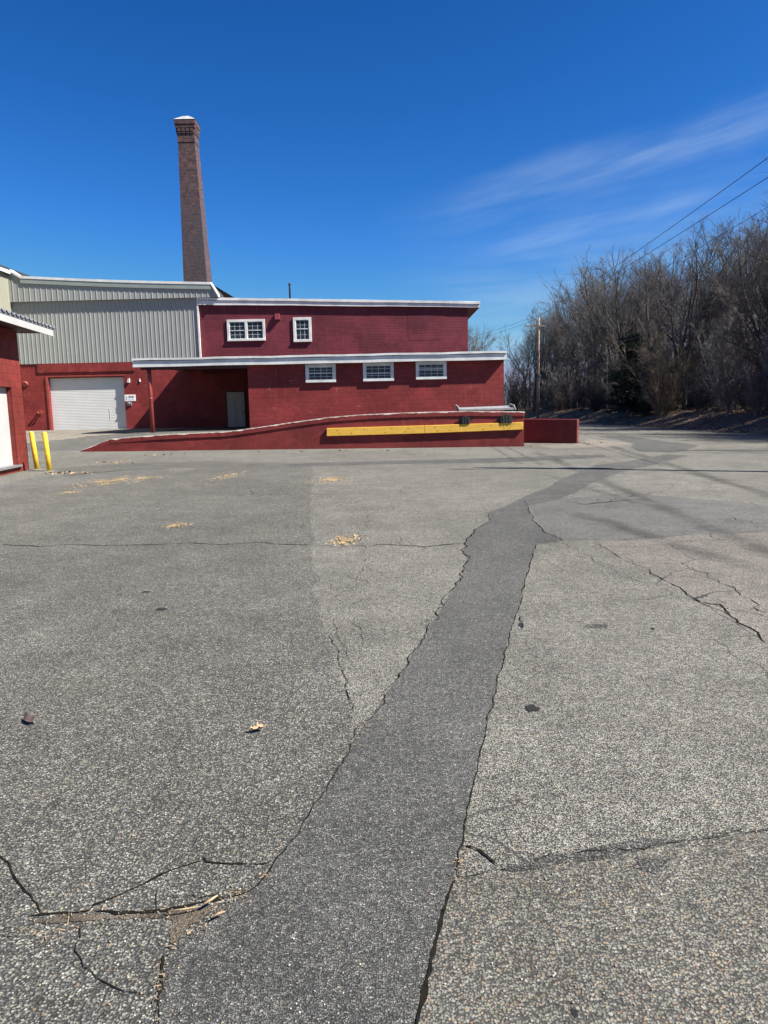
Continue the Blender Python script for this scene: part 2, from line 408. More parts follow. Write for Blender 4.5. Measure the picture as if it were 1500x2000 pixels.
M['leaf_brown'] = speckle('dead_leaf', [(0.16, 0.09, 0.05), (0.26, 0.16, 0.09), (0.20, 0.12, 0.08)], 3.0, 0.85, 0.1)
M['leaf_rust'] = speckle('rusty_clinging_leaf', [(0.20, 0.09, 0.075), (0.28, 0.14, 0.11), (0.16, 0.08, 0.06)], 2.0, 0.85, 0.1)
M['bark'] = bark('grey_bark', (0.055, 0.050, 0.047), (0.115, 0.106, 0.10))
M['twig'] = bark('twig_grey_brown', (0.062, 0.060, 0.061), (0.122, 0.117, 0.116), 1.0)
M['twig_red'] = bark('twig_reddish_bud', (0.075, 0.064, 0.064), (0.13, 0.112, 0.111), 1.0)
M['twig_pale'] = bark('twig_pale_tan', (0.15, 0.14, 0.13), (0.25, 0.23, 0.21), 1.5)
M['twig_gold'] = bark('twig_gold_tan', (0.20, 0.155, 0.105), (0.29, 0.23, 0.16), 1.5)
M['needle'] = speckle('evergreen_needle', [(0.012, 0.022, 0.014), (0.022, 0.04, 0.024), (0.035, 0.055, 0.035)], 3.0, 0.7, 0.1)
M['grain'] = speckle('spilled_corn', [(0.36, 0.24, 0.11), (0.42, 0.32, 0.18), (0.27, 0.18, 0.08), (0.40, 0.33, 0.22)], 30.0, 0.7, 0.2)
M['debris'] = plain('dry_wood', (0.30, 0.215, 0.13), 0.85, 0, 0.25, 30)
M['barkbit'] = plain('old_bark', (0.15, 0.10, 0.085), 0.9, 0, 0.35, 40, 0.5)
M['oakleaf'] = plain('dry_oak_leaf', (0.36, 0.24, 0.15), 0.8, 0, 0.25, 60)
M['sign_face'] = plain('sign_white', (0.78, 0.78, 0.76), 0.4, 0, 0.03)
M['ink'] = plain('sign_ink', (0.06, 0.06, 0.06), 0.5)
M['ink_grey'] = plain('sign_grey_ink', (0.38, 0.40, 0.42), 0.5)
M['ink_red'] = plain('sign_red_ink', (0.45, 0.12, 0.13), 0.5)
M['tint_green'] = plain('sign_green_tint', (0.52, 0.64, 0.58), 0.5)
M['tint_lilac'] = plain('sign_lilac_tint', (0.62, 0.62, 0.74), 0.5)

#@@SETTING
# ------------------------------------------------------------------ the ground
def structure(o): o['kind'] = 'structure'; return o

mb = MB(); mb.face([(-400, -200, lot(-400, 0) - .08), (400, -200, lot(400, 0) - .08), (400, 900, lot(400, 0) - .08), (-400, 900, lot(-400, 0) - .08)])
structure(mb.build('ground', M['litter']))
mb = MB(); mb.face([(-60, -15, lot(-60, 0)), (60, -15, lot(60, 0)), (60, 150, lot(60, 0)), (-60, 150, lot(-60, 0))])
structure(mb.build('parking_lot', M['asphalt_light']))

def roughen(pts, amp, step, seed):
    """densify a closed outline and make it ragged"""
    out = []
    n = len(pts)
    for i in range(n):
        a, b = Vector(pts[i]).to_2d(), Vector(pts[(i + 1) % n]).to_2d()
        L = (b - a).length
        k = max(1, min(60, int(L / step)))
        nrm = Vector((-(b - a).y, (b - a).x)).normalized() if L > 0 else Vector((0, 0))
        for j in range(k):
            q = a + (b - a) * (j / k)
            w = mnoise.noise(Vector((q.x * 1.7, q.y * 1.7, seed))) + 0.6 * mnoise.noise(Vector((q.x * 6, q.y * 6, seed + 9)))
            s = amp * min(1.0, 0.15 + q.length * 0.06)
            out.append(q + nrm * w * s)
    return out

def sheet(name, px, layer, m, amp=0.12, step=0.15, seed=1.0, zf=None):
    pts = [gl(*p) for p in px]
    out = roughen(pts, amp, step, seed)
    mb = MB()
    r = delaunay_2d_cdt(out, [], [list(range(len(out)))], 1, 1e-5)
    for f in r[2]:
        q = [r[0][i] for i in f]
        pp = [(v.x, v.y, (zf(v.x, v.y) if zf else lot(v.x, v.y)) + 0.002 * layer) for v in q]
        if (Vector(pp[1]) - Vector(pp[0])).cross(Vector(pp[2]) - Vector(pp[0])).z < 0: pp.reverse()
        mb.face(pp)
    return structure(mb.build(name, m))

sheet('asphalt_overlay', [(-500, 962), (40, 958), (130, 952), (200, 940), (330, 925), (420, 912), (612, 903), (607, 980), (609, 1080), (616, 1160), (634, 1240), (668, 1330), (694, 1395), (690, 1452), (640, 1560), (545, 1690), (420, 1810), (330, 1900), (290, 2060), (250, 2300), (-900, 2300)], 1, M['asphalt_dull'], 0.10, 0.12, 3)
sheet('asphalt_patch', [(1030, 988), (1088, 976), (1230, 962), (1330, 972), (1500, 985), (1800, 1000), (1800, 1030), (1500, 1040), (1330, 1046), (1225, 1056), (1106, 1055), (1062, 1040)], 1, M['asphalt_mid'], 0.12, 0.12, 5)
sheet('asphalt_patch', [(1160, 1060), (1330, 1046), (1500, 1040), (1900, 1046), (1900, 1420), (1500, 1255), (1400, 1190), (1275, 1125)], 1, M['asphalt_pink'], 0.2, 0.15, 7)
sheet('trench_patch', [(250, 2300), (300, 2010), (318, 1900), (345, 1850), (400, 1805), (470, 1752), (518, 1712), (556, 1655), (625, 1560), (688, 1455), (735, 1385), (782, 1318), (832, 1238), (872, 1172), (905, 1118), (915, 1092), (906, 1078), (909, 1058), (926, 1036), (958, 1018), (952, 1002), (985, 990), (1015, 975), (1042, 962), (1068, 954), (1092, 938), (1128, 924), (1165, 908), (1215, 903), (1275, 893), (1300, 888), (1345, 889), (1290, 905), (1240, 915), (1190, 930), (1148, 948), (1125, 962), (1092, 976), (1030, 988), (1040, 1015), (1064, 1040), (1102, 1056), (1046, 1064), (1034, 1108), (1018, 1165), (1006, 1210), (984, 1290), (960, 1385), (940, 1470), (918, 1570), (903, 1652), (890, 1700), (884, 1722), (862, 1800), (846, 1862), (826, 1935), (806, 2010), (770, 2300)], 2, M['asphalt_dark'], 0.025, 0.05, 11)
sheet('asphalt_patch', [(560, 908), (640, 903), (760, 900), (900, 897), (1000, 894), (1090, 890), (1180, 888), (1185, 893), (1050, 899), (960, 904), (860, 905), (700, 908), (575, 912)], 2, M['asphalt_dark'], 0.1, 0.15, 13)
sheet('asphalt_patch', [(1170, 852), (1215, 850), (1300, 862), (1365, 870), (1340, 880), (1310, 884), (1250, 882), (1232, 874), (1240, 866), (1200, 858)], 2, M['asphalt_dark'], 0.1, 0.2, 17)
sheet('concrete_apron', [(1050, 870), (1120, 869), (1150, 858), (1180, 860), (1236, 867), (1215, 871), (1140, 875), (1075, 876)], 3, M['concrete'], 0.08, 0.2, 19)
sheet('asphalt_patch', [(884, 1722), (900, 1714), (975, 1700), (1090, 1678), (1230, 1655), (1380, 1638), (1500, 1622), (1900, 1570), (2300, 2300), (770, 2300), (806, 2010), (846, 1862), (862, 1800)], 1, M['asphalt_coarse'], 0.05, 0.06, 23)
sheet('asphalt_patch', [(-60, 960), (60, 935), (130, 928), (240, 918), (330, 914), (330, 926), (200, 941), (130, 953)], 2, M['asphalt_mid'], 0.12, 0.2, 29)
sheet('asphalt_patch', [(100, 915), (250, 905), (420, 900), (560, 904), (560, 911), (420, 913), (330, 914), (240, 919), (130, 930)], 2, M['asphalt_dull'], 0.15, 0.2, 31)

sheet('sunken_joint', [(960, 1700), (1010, 1690), (1080, 1672), (1150, 1662), (1210, 1648), (1250, 1640), (1330, 1636), (1420, 1628), (1510, 1616), (1510, 1624), (1420, 1640), (1320, 1650), (1240, 1664), (1150, 1680), (1080, 1690), (1000, 1704)], 2, M['asphalt_joint'], 0.12, 0.02, 37)
# cracks: ragged dark gaps laid into the lot
CK = MB()
def crack(px, w0, w1=None, jag=0.02, mi=0, layer=2.8, target=None, seed=0):
    r = random.Random(hash(tuple(px)) & 0xffff)
    w1 = w0 if w1 is None else w1
    k_ = .66 if Vector(gl(*px[0])).length < 3.0 else .42
    w0, w1 = w0 * k_, w1 * k_
    base = [Vector(gl(*p)) for p in px]
    pts = []
    for a, b in zip(base, base[1:]):
        k = max(2, int((b - a).length / max(0.03, 0.012 * a.length)))
        for j in range(k): pts.append(a + (b - a) * (j / k))
    pts.append(base[-1])
    n = len(pts); L = []
    for i, p in enumerate(pts):
        d = (pts[min(i + 1, n - 1)] - pts[max(i - 1, 0)]).normalized()
        nr = Vector((-d.y, d.x))
        q = p + nr * (mnoise.noise(Vector((p.x * 5, p.y * 5, 2.0))) * jag * 2 + r.uniform(-jag, jag) * 0.5)
        w = (w0 + (w1 - w0) * i / n) * r.uniform(0.35, 1.35)
        if i in (0, n - 1): w *= 0.15
        L.append((q + nr * w / 2, q - nr * w / 2))
    for (a, b), (c, d) in zip(L, L[1:]):
        pp = [(v.x, v.y, lot(v.x, v.y) + 0.002 * layer) for v in (b, d, c, a)]
        (target or CK).face(pp, mi)

crack([(808, 2010), (826, 1935), (846, 1862), (868, 1780), (885, 1722)], 0.030, 0.018, 0.006)
crack([(890, 1708), (893, 1668), (905, 1650), (918, 1570), (940, 1470), (952, 1412)], 0.010, 0.010, 0.006)
crack([(952, 1412), (962, 1370), (984, 1290), (1006, 1210), (1018, 1165)], 0.016, 0.016, 0.010)
crack([(1018, 1165), (1034, 1108), (1046, 1064)], 0.022, 0.03, 0.008)
crack([(903, 1654), (918, 1655), (938, 1663), (956, 1677), (974, 1693)], 0.016, 0.010, 0.004)
crack([(892, 1708), (900, 1714), (930, 1708), (970, 1697)], 0.007, 0.004, 0.006)
crack([(0, 1668), (22, 1700), (52, 1742), (72, 1768), (82, 1788)], 0.009, 0.012, 0.008)
crack([(60, 1790), (120, 1788), (175, 1782), (185, 1772), (230, 1752), (292, 1720), (340, 1700), (398, 1682)], 0.015, 0.011, 0.008)
crack([(396, 1676), (404, 1684), (450, 1688), (500, 1692), (530, 1686)], 0.012, 0.009, 0.006)
crack([(176, 1784), (250, 1786), (308, 1782), (345, 1776), (410, 1764), (440, 1758)], 0.018, 0.024, 0.008)
crack([(308, 1782), (306, 1740)], 0.005, 0.003, 0.006)
crack([(368, 1750), (385, 1757), (420, 1752), (448, 1760)], 0.006, 0.006, 0.006)
crack([(440, 1760), (490, 1745), (515, 1715), (535, 1690), (560, 1652)], 0.010, 0.010, 0.010)
crack([(152, 1812), (155, 1835), (150, 1858), (165, 1890), (188, 1912), (225, 1932), (262, 1944), (298, 1948)], 0.009, 0.006, 0.008)
crack([(322, 1868), (318, 1900), (306, 1950), (296, 2010)], 0.014, 0.010, 0.012)
crack([(560, 1652), (600, 1595), (660, 1500), (690, 1452)], 0.008, 0.010, 0.012)
crack([(690, 1452), (740, 1380), (783, 1318), (832, 1238), (845, 1215)], 0.010, 0.024, 0.02)
crack([(845, 1215), (872, 1172), (905, 1118), (915, 1092)], 0.02, 0.03, 0.03)
crack([(915, 1092), (906, 1078), (909, 1058), (926, 1036), (958, 1018)], 0.03, 0.035, 0.03)
crack([(1024, 978), (1030, 990), (1040, 1015), (1064, 1040), (1104, 1057)], 0.03, 0.03, 0.02)
crack([(0, 1064), (80, 1067), (150, 1064), (250, 1066), (370, 1061), (440, 1064), (500, 1061), (560, 1063), (610, 1066)], 0.055, 0.05, 0.03)
crack([(610, 1066), (680, 1068), (760, 1064), (830, 1068), (905, 1062)], 0.03, 0.05, 0.04)
crack([(490, 958), (496, 968), (560, 966), (700, 966), (800, 964)], 0.04, 0.03, 0.04)
crack([(1160, 1060), (1240, 1100), (1300, 1135), (1372, 1178), (1425, 1200), (1500, 1256)], 0.012, 0.035, 0.03)
crack([(1372, 1178), (1400, 1182), (1428, 1200)], 0.05, 0.03, 0.02)
crack([(1275, 1080), (1330, 1100), (1390, 1130), (1450, 1160), (1500, 1200)], 0.014, 0.018, 0.05)
crack([(1060, 1055), (1110, 1062), (1160, 1098), (1250, 1140)], 0.012, 0.012, 0.04)
crack([(646, 1240), (668, 1300), (680, 1352), (693, 1392)], 0.010, 0.012, 0.02)
crack([(640, 1185), (660, 1240), (690, 1300), (705, 1320)], 0.006, 0.005, 0.02)
crack([(690, 1215), (720, 1255)], 0.012, 0.010, 0.02)
crack([(725, 1000), (700, 1040), (720, 1100), (690, 1150)], 0.010, 0.010, 0.05)
crack([(780, 1050), (830, 1075), (880, 1085)], 0.010, 0.010, 0.05)
crack([(1015, 1200), (1020, 1225)], 0.03, 0.02, 0.02)
crack([(0, 1284), (110, 1282)], 0.006, 0.004, 0.01)
crack([(1040, 1690), (1130, 1672), (1235, 1655)], 0.004, 0.010, 0.03)
crack([(1235, 1655), (1330, 1650), (1480, 1628)], 0.007, 0.003, 0.03)
crack([(1100, 880), (1150, 900), (1180, 905)], 0.03, 0.02, 0.05)
crack([(1100, 980), (1140, 985), (1180, 980), (1230, 978), (1270, 975)], 0.07, 0.05, 0.08)
crack([(1160, 985), (1220, 972), (1290, 960)], 0.04, 0.03, 0.08)
crack([(1420, 1010), (1470, 1022), (1520, 1020)], 0.03, 0.03, 0.06)
crack([(860, 905), (960, 912), (1060, 908)], 0.02, 0.02, 0.06)
crack([(880, 945), (905, 943)], 0.10, 0.05, 0.06)
crack([(0, 1500), (60, 1515), (140, 1500)], 0.002, 0.002, 0.01)
for i in range(26):                              # stray hairlines over the old surface
    x, y = rng.uniform(640, 1480), rng.uniform(890, 1230)
    a = rng.uniform(-0.5, 0.9); l = rng.uniform(25, 90)
    p = [(x, y)]
    for k in range(3):
        a += rng.uniform(-0.5, 0.5)
        p.append((p[-1][0] + l * math.cos(a) / 2, p[-1][1] + l * math.sin(a) / 4))
    crack(p, 0.010, 0.006, 0.04)
structure(CK.build('pavement_cracks', M['crack']))

def blot(px, py, rx, ry, m, name, n=26, jag=0.35, layer=1.8, seed=1):
    c = Vector(gl(px, py)); r = random.Random(seed)
    sx = (Vector(gl(px + rx, py)) - c).length; sy = abs(gl(px, py - ry)[1] - c.y)
    mb = MB(); pts = []
    for k in range(n):
        a = 2 * math.pi * k / n
        q = 1 + jag * (mnoise.noise(Vector((math.cos(a) * 1.5, math.sin(a) * 1.5, seed))) * 1.5 + r.uniform(-.3, .3))
        pts.append((c.x + sx * q * math.cos(a), c.y + sy * q * math.sin(a)))
    mb.face([(x, y, lot(x, y) + .002 * layer) for x, y in pts])
    return structure(mb.build(name, m))
blot(1038, 1384, 13, 7, M['tar'], 'tar_spot', seed=4)
blot(314, 1191, 13, 2.5, M['tar'], 'tar_spot', seed=5)
blot(1018, 1222, 5, 4, M['tar'], 'tar_spot', seed=6)
blot(1275, 1228, 4, 2, M['tar'], 'tar_spot', seed=7)
blot(1122, 1980, 7, 9, M['tar'], 'tar_spot', seed=8, jag=.3)
blot(1168, 1223, 22, 4, M['asphalt_joint'], 'worn_spot', seed=14, jag=.3)
blot(1270, 1690, 34, 12, M['asphalt_joint'], 'worn_spot', seed=15, jag=.4)
blot(284, 1157, 7, 2, M['tar'], 'tar_spot', seed=9)
# sand washed into the broken corner
mb = MB()
for px in ([(78, 1798), (120, 1792), (180, 1788), (250, 1791), (320, 1786), (400, 1776), (424, 1770), (404, 1788), (384, 1803), (364, 1817), (348, 1836), (336, 1846), (333, 1826), (336, 1797), (290, 1795), (220, 1797), (150, 1802), (110, 1806), (60, 1806)],):
    out = []
    g_ = [Vector(gl(*p)) for p in px]
    for i_, a_ in enumerate(g_):
        b_ = g_[(i_ + 1) % len(g_)]; k_ = max(1, int((b_ - a_).length / .006)); nr_ = Vector((-(b_ - a_).y, (b_ - a_).x)).normalized()
        for j_ in range(k_):
            q_ = a_ + (b_ - a_) * (j_ / k_)
            out.append(q_ + nr_ * (.011 * mnoise.noise(Vector((q_.x * 28, q_.y * 28, 5))) + .007 * mnoise.noise(Vector((q_.x * 90, q_.y * 90, 9)))))
    r = delaunay_2d_cdt(out, [], [list(range(len(out)))], 1, 1e-5)
    for f in r[2]:
        pp = [(r[0][i].x, r[0][i].y, lot(r[0][i].x, 0) + .0048) for i in f]
        if (Vector(pp[1]) - Vector(pp[0])).cross(Vector(pp[2]) - Vector(pp[0])).z < 0: pp.reverse()
        mb.face(pp)
structure(mb.build('washed_sand', M['sand']))

# ---- the raised yard behind the dock wall
WTOP = [(-14.2, -0.35), (-12.3, 0.1)] + [(P(x, y, YW).x, P(x, y, YW).z) for x, y in
        ((215, 857), (299, 850), (370, 846), (440, 843), (500, 835), (560, 826), (640, 815), (700, 810), (760, 807), (830, 804.5), (900, 803), (1024, 803.5))]
def wtop(x):
    for (a, za), (b, zb) in zip(WTOP, WTOP[1:]):
        if a <= x <= b: return za + (zb - za) * (x - a) / (b - a)
    return WTOP[0][1] if x < WTOP[0][0] else WTOP[-1][1]
YARD = 0.72
def yard(x, y):
    front = wtop(x) - 0.03
    if x < -12.3: front = lot(x, y) - 0.05
    t = ss((y - YW) / 5.5)
    back = YARD if x < -6 else YARD + (1.34 - YARD) * ss((x + 6) / 8)
    return front * (1 - t) + back * t
XR = P(984, 760, YF).x
mb = MB(); gx, gy = 0.25, 0.25
nx, ny = int((5.6 + 30) / gx), int((YB + 0.3 - YW - .15) / gy)
def yz(i, j): x, y = -30 + i * gx, YW + .15 + j * gy; return (x, y, yard(x, y))
for i in range(nx):
    for j in range(ny):
        mb.face([yz(i, j), yz(i + 1, j), yz(i + 1, j + 1), yz(i, j + 1)], 0, True)
structure(mb.build('loading_yard', M['asphalt_mid']))
mb = MB()
for i in range(nx):
    for j in range(ny):
        x, y = -30 + i * gx, YW + .15 + j * gy
        if x < -10.6 and y > 32.6 + 0.55 * (x + 13.5) and y > 30.2 and y < YB - .2:
            mb.face([(a, b, c + .009) for a, b, c in (yz(i, j), yz(i + 1, j), yz(i + 1, j + 1), yz(i, j + 1))], 0, True)
structure(mb.build('concrete_apron', M['concrete']))

# ---- woodland bank along the road
def edge(y):
    if y < 62: return 19.4
    k = [(62, 19.4), (72, 18.8), (82, 17.6), (90, 15.0), (98, 10.5), (106, 3.0), (114, -9), (124, -34), (150, -60)]
    for (a, ea), (b, eb) in zip(k, k[1:]):
        if y <= b: return ea + (eb - ea) * (y - a) / (b - a)
    return -60
def bank(x, y):
    t = x - edge(y)
    if y > 90: t *= 0.45
    z = lot(x, y) - 0.06 + 1.25 * ss(t / 5.5) + 0.06 * max(0, t - 5.5) ** 0.7
    z += 0.16 * ss(t / 1.2) * mnoise.noise(Vector((x * .45, y * .45, 0))) + 0.09 * ss(t / .8) * mnoise.noise(Vector((x * 1.6, y * 1.6, 4)))
    return z
mb = MB()
ys = [5 + 0.9 * i for i in range(165)]
ts = [-.25 + .35 * i for i in range(20)] + [7 + 1.5 * i for i in range(12)] + [26 + 8 * i for i in range(12)]
for a, b in zip(ys, ys[1:]):
    for s, t in zip(ts, ts[1:]):
        q = [(edge(a) + s, a), (edge(a) + t, a), (edge(b) + t, b), (edge(b) + s, b)]
        mb.face([(x, y, bank(x, y)) for x, y in q], 0, True)
structure(mb.build('woodland_bank', M['litter']))

#@@BUILD
# ------------------------------------------------------------------ helpers for buildings
def zat(px, py, Y): return P(px, py, Y).z
def xat(px, py, Y): return P(px, py, Y).x

def ribbed(mb, x0, x1, y, zb, zt, pitch, rw=0.035, rd=0.017, mi=0):
    """upright metal sheet with raised ribs; zb, zt are functions of x"""
    prof = []
    x = x0
    while x < x1 - pitch * .3:
        prof += [(x, y), (x + pitch - rw - .03, y), (x + pitch - rw - .012, y - rd), (x + pitch - .012, y - rd)]
        x += pitch
    prof.append((x1, y))
    prof = [(min(a, x1), b) for a, b in prof]
    for (a, ya), (b, yb) in zip(prof, prof[1:]):
        if b - a < 1e-5 and abs(ya - yb) < 1e-5: continue
        mb.face([(a, ya, zb(a)), (b, yb, zb(b)), (b, yb, zt(b)), (a, ya, zt(a))], mi)

def lin(xa, za, xb, zb): return lambda x: za + (zb - za) * (x - xa) / (xb - xa)

def window(root, x0, x1, z0, z1, Y, halves=1, cols=4, rows=4, meet=0.5, fw=0.12):
    """white timber window set in the wall plane y = Y; frame stands proud"""
    pr = 0.075
    mb = MB()
    mb.box(x0, x1, Y - pr - .03, Y + .02, z0, z0 + fw * .85); mb.box(x0, x1, Y - pr, Y + .02, z1 - fw, z1)
    mb.box(x0, x0 + fw, Y - pr, Y + .02, z0 + fw * .85, z1 - fw); mb.box(x1 - fw, x1, Y - pr, Y + .02, z0 + fw * .85, z1 - fw)
    if halves == 2:
        xm = (x0 + x1) / 2; mb.box(xm - fw * .5, xm + fw * .5, Y - pr + .004, Y + .02, z0 + fw * .85, z1 - fw)
    w = mb.build('window', M['white'], root, 0.006)
    xs = [(x0 + fw, x1 - fw)] if halves == 1 else [(x0 + fw, (x0 + x1) / 2 - fw * .5), ((x0 + x1) / 2 + fw * .5, x1 - fw)]
    za, zb = z0 + fw * .85, z1 - fw
    for a, b in xs:
        g = MB(); g.box(a, b, Y - .012, Y + .01, za, zb); g.build('pane', M['glass'], w)
        s = MB(); t = .026
        s.box(a, a + t, Y - .045, Y - .012, za, zb); s.box(b - t, b, Y - .045, Y - .012, za, zb)
        s.box(a + t, b - t, Y - .045, Y - .012, za, za + t); s.box(a + t, b - t, Y - .045, Y - .012, zb - t, zb)
        zm = za + (zb - za) * meet; s.box(a + t, b - t, Y - .05, Y - .012, zm - .02, zm + .02)
        s.build('sash', M['white'], w)
        m_ = MB()
        for i in range(1, cols):
            x = a + (b - a) * i / cols; m_.box(x - .0065, x + .0065, Y - .026, Y - .012, za + t, zb - t)
        for i in range(1, rows):
            z = za + (zb - za) * i / rows
            if abs(z - zm) > .06: m_.box(a + t, b - t, Y - .024, Y - .0125, z - .0065, z + .0065)
        m_.build('muntins', M['white'], w)
    return w

# ------------------------------------------------------------------ red block building
XL = P(486, 780, YF).x                            # left corner of the lower front
lowb = empty('block_building', (0, YF, 0.9), 'two storey maroon painted block building with white roof edges and covered porch behind the dock', 'building')
zr0, zr1 = zat(263, 715, YF), zat(987, 702, YF)   # underside of the lower fascia
mb = MB()
# lower storey: front, right side and the porch return wall
mb.box(XL, XR, YF, YF + .25, -.3, 3.86); mb.box(XR - .25, XR, YF + .25, YB, -.3, 3.86); mb.box(XL, XL + .25, YF + .25, YB, .2, 3.86)
mb.build('lower_wall', M['red_low'], lowb)
XU0, XU1 = P(390, 640, YB).x, P(914, 650, YB).x
zu = lin(XU0, zat(388, 597, YB) + .1, XU1, zat(937, 602, YB) + .1)
mb = MB()
mb.prism_y([(XU0, 3.7), (XU1, 3.7), (XU1, zu(XU1)), (XU0, zu(XU0))], YB, YB + .3)
mb.prism_y([(XU1 - .3, .3), (XU1, .3), (XU1, zu(XU1)), (XU1 - .3, zu(XU1))], YB + .3, YB + 12)
mb.build('upper_wall', M['red_up'], lowb)
# shallow bricked-in opening high on the right
mb = MB()
xa, xb, za, zb = xat(797, 640, YB), xat(868, 640, YB), zat(830, 664, YB), zat(830, 614, YB)
mb.box(xa, xb, YB - .007, YB + .05, za, zb)
mb.build('bricked_opening', M['red_up'], lowb, 0.003)
# rough mortar strip where the lower roof meets the wall
mb = MB()
x = XU0
r = random.Random(3)
while x < XU1 - .05:
    w = min(r.uniform(.25, .6), XU1 - x)
    mb.box(x, x + w, YB - r.uniform(.02, .06), YB + .05, 4.0, 4.62 + r.uniform(-.03, .05)); x += w + .003
mb.build('flashing', M['red_low'], lowb)

# lower roof slab + fascia
RX0, RX1 = P(263, 705, YF).x, P(987, 700, YF).x
zf0 = lin(RX0, zat(263, 718, YF), RX1, zat(987, 703, YF)); zf1 = lin(RX0, zat(263, 702, YF), RX1, zat(987, 687, YF))
OV = 0.30
mb = MB()
mb.hexa([(RX0 + .03, YF - OV + .03, zf0(RX0) + .09), (RX1 - .03, YF - OV + .03, zf0(RX1) + .09), (RX1 - .03, YB - .003, zf0(RX1) + .35), (RX0 + .03, YB - .003, zf0(RX0) + .35),
         (RX0 + .03, YF - OV + .03, zf1(RX0) - .02), (RX1 - .03, YF - OV + .03, zf1(RX1) - .02), (RX1 - .03, YB - .003, zf1(RX1) + .25), (RX0 + .03, YB - .003, zf1(RX0) + .25)])
lr = mb.build('lower_roof', M['soffit'], lowb)
mb = MB()
n = 40
for i in range(n):                                # fascia board, gently bowed
    a, b = RX0 + (RX1 - RX0) * i / n, RX0 + (RX1 - RX0) * (i + 1) / n
    bw = lambda x: 0.008 * math.sin(x * 1.1) * math.sin(x * .33 + 1)
    q = lambda x, y, f, d: (x, y, f(x) + bw(x) + d)
    mb.hexa([q(a, YF - OV, zf0, 0), q(b, YF - OV, zf0, 0), q(b, YF - OV + .03, zf0, 0), q(a, YF - OV + .03, zf0, 0),
             q(a, YF - OV, zf1, -.1), q(b, YF - OV, zf1, -.1), q(b, YF - OV + .03, zf1, -.1), q(a, YF - OV + .03, zf1, -.1)])
for s, X in ((-1, RX0), (1, RX1)):
    x0, x1 = (X, X + .027) if s < 0 else (X - .027, X)
    mb.hexa([(x0, YF - OV + .032, zf0(X)), (x1, YF - OV + .032, zf0(X)), (x1, YB - .01, zf0(X) + .26), (x0, YB - .01, zf0(X) + .26),
             (x0, YF - OV + .032, zf1(X) - .1), (x1, YF - OV + .032, zf1(X) - .1), (x1, YB - .01, zf1(X) + .16), (x0, YB - .01, zf1(X) + .16)])
mb.build('fascia', M['white'], lr)
mb = MB()                                          # drip edge above it
for i in range(n):
    a, b = RX0 - .02 + (RX1 - RX0 + .04) * i / n, RX0 - .02 + (RX1 - RX0 + .04) * (i + 1) / n
    d = lambda x: 0.008 * math.sin(x * 1.7 + .5) + 0.004 * math.sin(x * 4.1)
    mb.hexa([(a, YF - OV - .05, zf1(a) - .075 + d(a)), (b, YF - OV - .05, zf1(b) - .075 + d(b)), (b, YF - OV + .4, zf1(b) - .04), (a, YF - OV + .4, zf1(a) - .04),
             (a, YF - OV - .05, zf1(a) + .015 + d(a)), (b, YF - OV - .05, zf1(b) + .015 + d(b)), (b, YF - OV + .4, zf1(b) + .03), (a, YF - OV + .4, zf1(a) + .03)])
mb.build('drip_edge', M['white'], lr)
# porch beam under the fascia
mb = MB(); mb.box(RX0 + .25, XL - .003, YF - .02, YF + .16, zf0(RX0) - .12, zf0(RX0) + .085)
mb.build('porch_beam', M['soffit'], lowb)

# upper roof
UX0, UX1 = P(386, 590, YB).x, P(937, 595, YB).x
OU = 0.14
ub = lin(UX0, zat(388, 595, YB - OU), UX1, zat(937, 600, YB - OU)); ut = lin(UX0, zat(388, 581, YB - OU), UX1, zat(937, 589, YB - OU))
mb = MB()
mb.hexa([(UX0 + .03, YB - OU + .03, ub(UX0) + .06), (UX1 - .03, YB - OU + .03, ub(UX1) + .06), (UX1 - .03, YB + 12, ub(UX1) + .06), (UX0 + .03, YB + 12, ub(UX0) + .06),
         (UX0 + .03, YB - OU + .03, ut(UX0) - .03), (UX1 - .03, YB - OU + .03, ut(UX1) - .03), (UX1 - .03, YB + 12, ut(UX1) - .03), (UX0 + .03, YB + 12, ut(UX0) - .03)])
ur = mb.build('upper_roof', M['soffit'], lowb)
mb = MB()
n = 24
for i in range(n):
    a, b = UX0 + (UX1 - UX0) * i / n, UX0 + (UX1 - UX0) * (i + 1) / n
    w = lambda x: 0.008 * math.sin(x * .9) + 0.004 * math.sin(x * 2.3)
    y0 = YB - OU
    mb.hexa([(a, y0, ub(a) + w(a)), (b, y0, ub(b) + w(b)), (b, y0 + .028, ub(b) + w(b)), (a, y0 + .028, ub(a) + w(a)),
             (a, y0, ut(a) - .14 + w(a)), (b, y0, ut(b) - .14 + w(b)), (b, y0 + .028, ut(b) - .14 + w(b)), (a, y0 + .028, ut(a) - .14 + w(a))])
    mb.hexa([(a, y0 - .045, ut(a) - .125 + w(a)), (b, y0 - .045, ut(b) - .125 + w(b)), (b, y0 + .5, ut(b) - .02), (a, y0 + .5, ut(a) - .02),
             (a, y0 - .045, ut(a) + w(a)), (b, y0 - .045, ut(b) + w(b)), (b, y0 + .5, ut(b) + .08), (a, y0 + .5, ut(a) + .08)])
mb.hexa([(UX1 - .027, YB - OU + .03, ub(UX1)), (UX1, YB - OU + .03, ub(UX1)), (UX1, YB + 12, ub(UX1)), (UX1 - .027, YB + 12, ub(UX1)),
         (UX1 - .027, YB - OU + .03, ut(UX1) - .13), (UX1, YB - OU + .03, ut(UX1) - .13), (UX1, YB + 12, ut(UX1) - .13), (UX1 - .027, YB + 12, ut(UX1) - .13)])
mb.build('fascia', M['white'], ur)

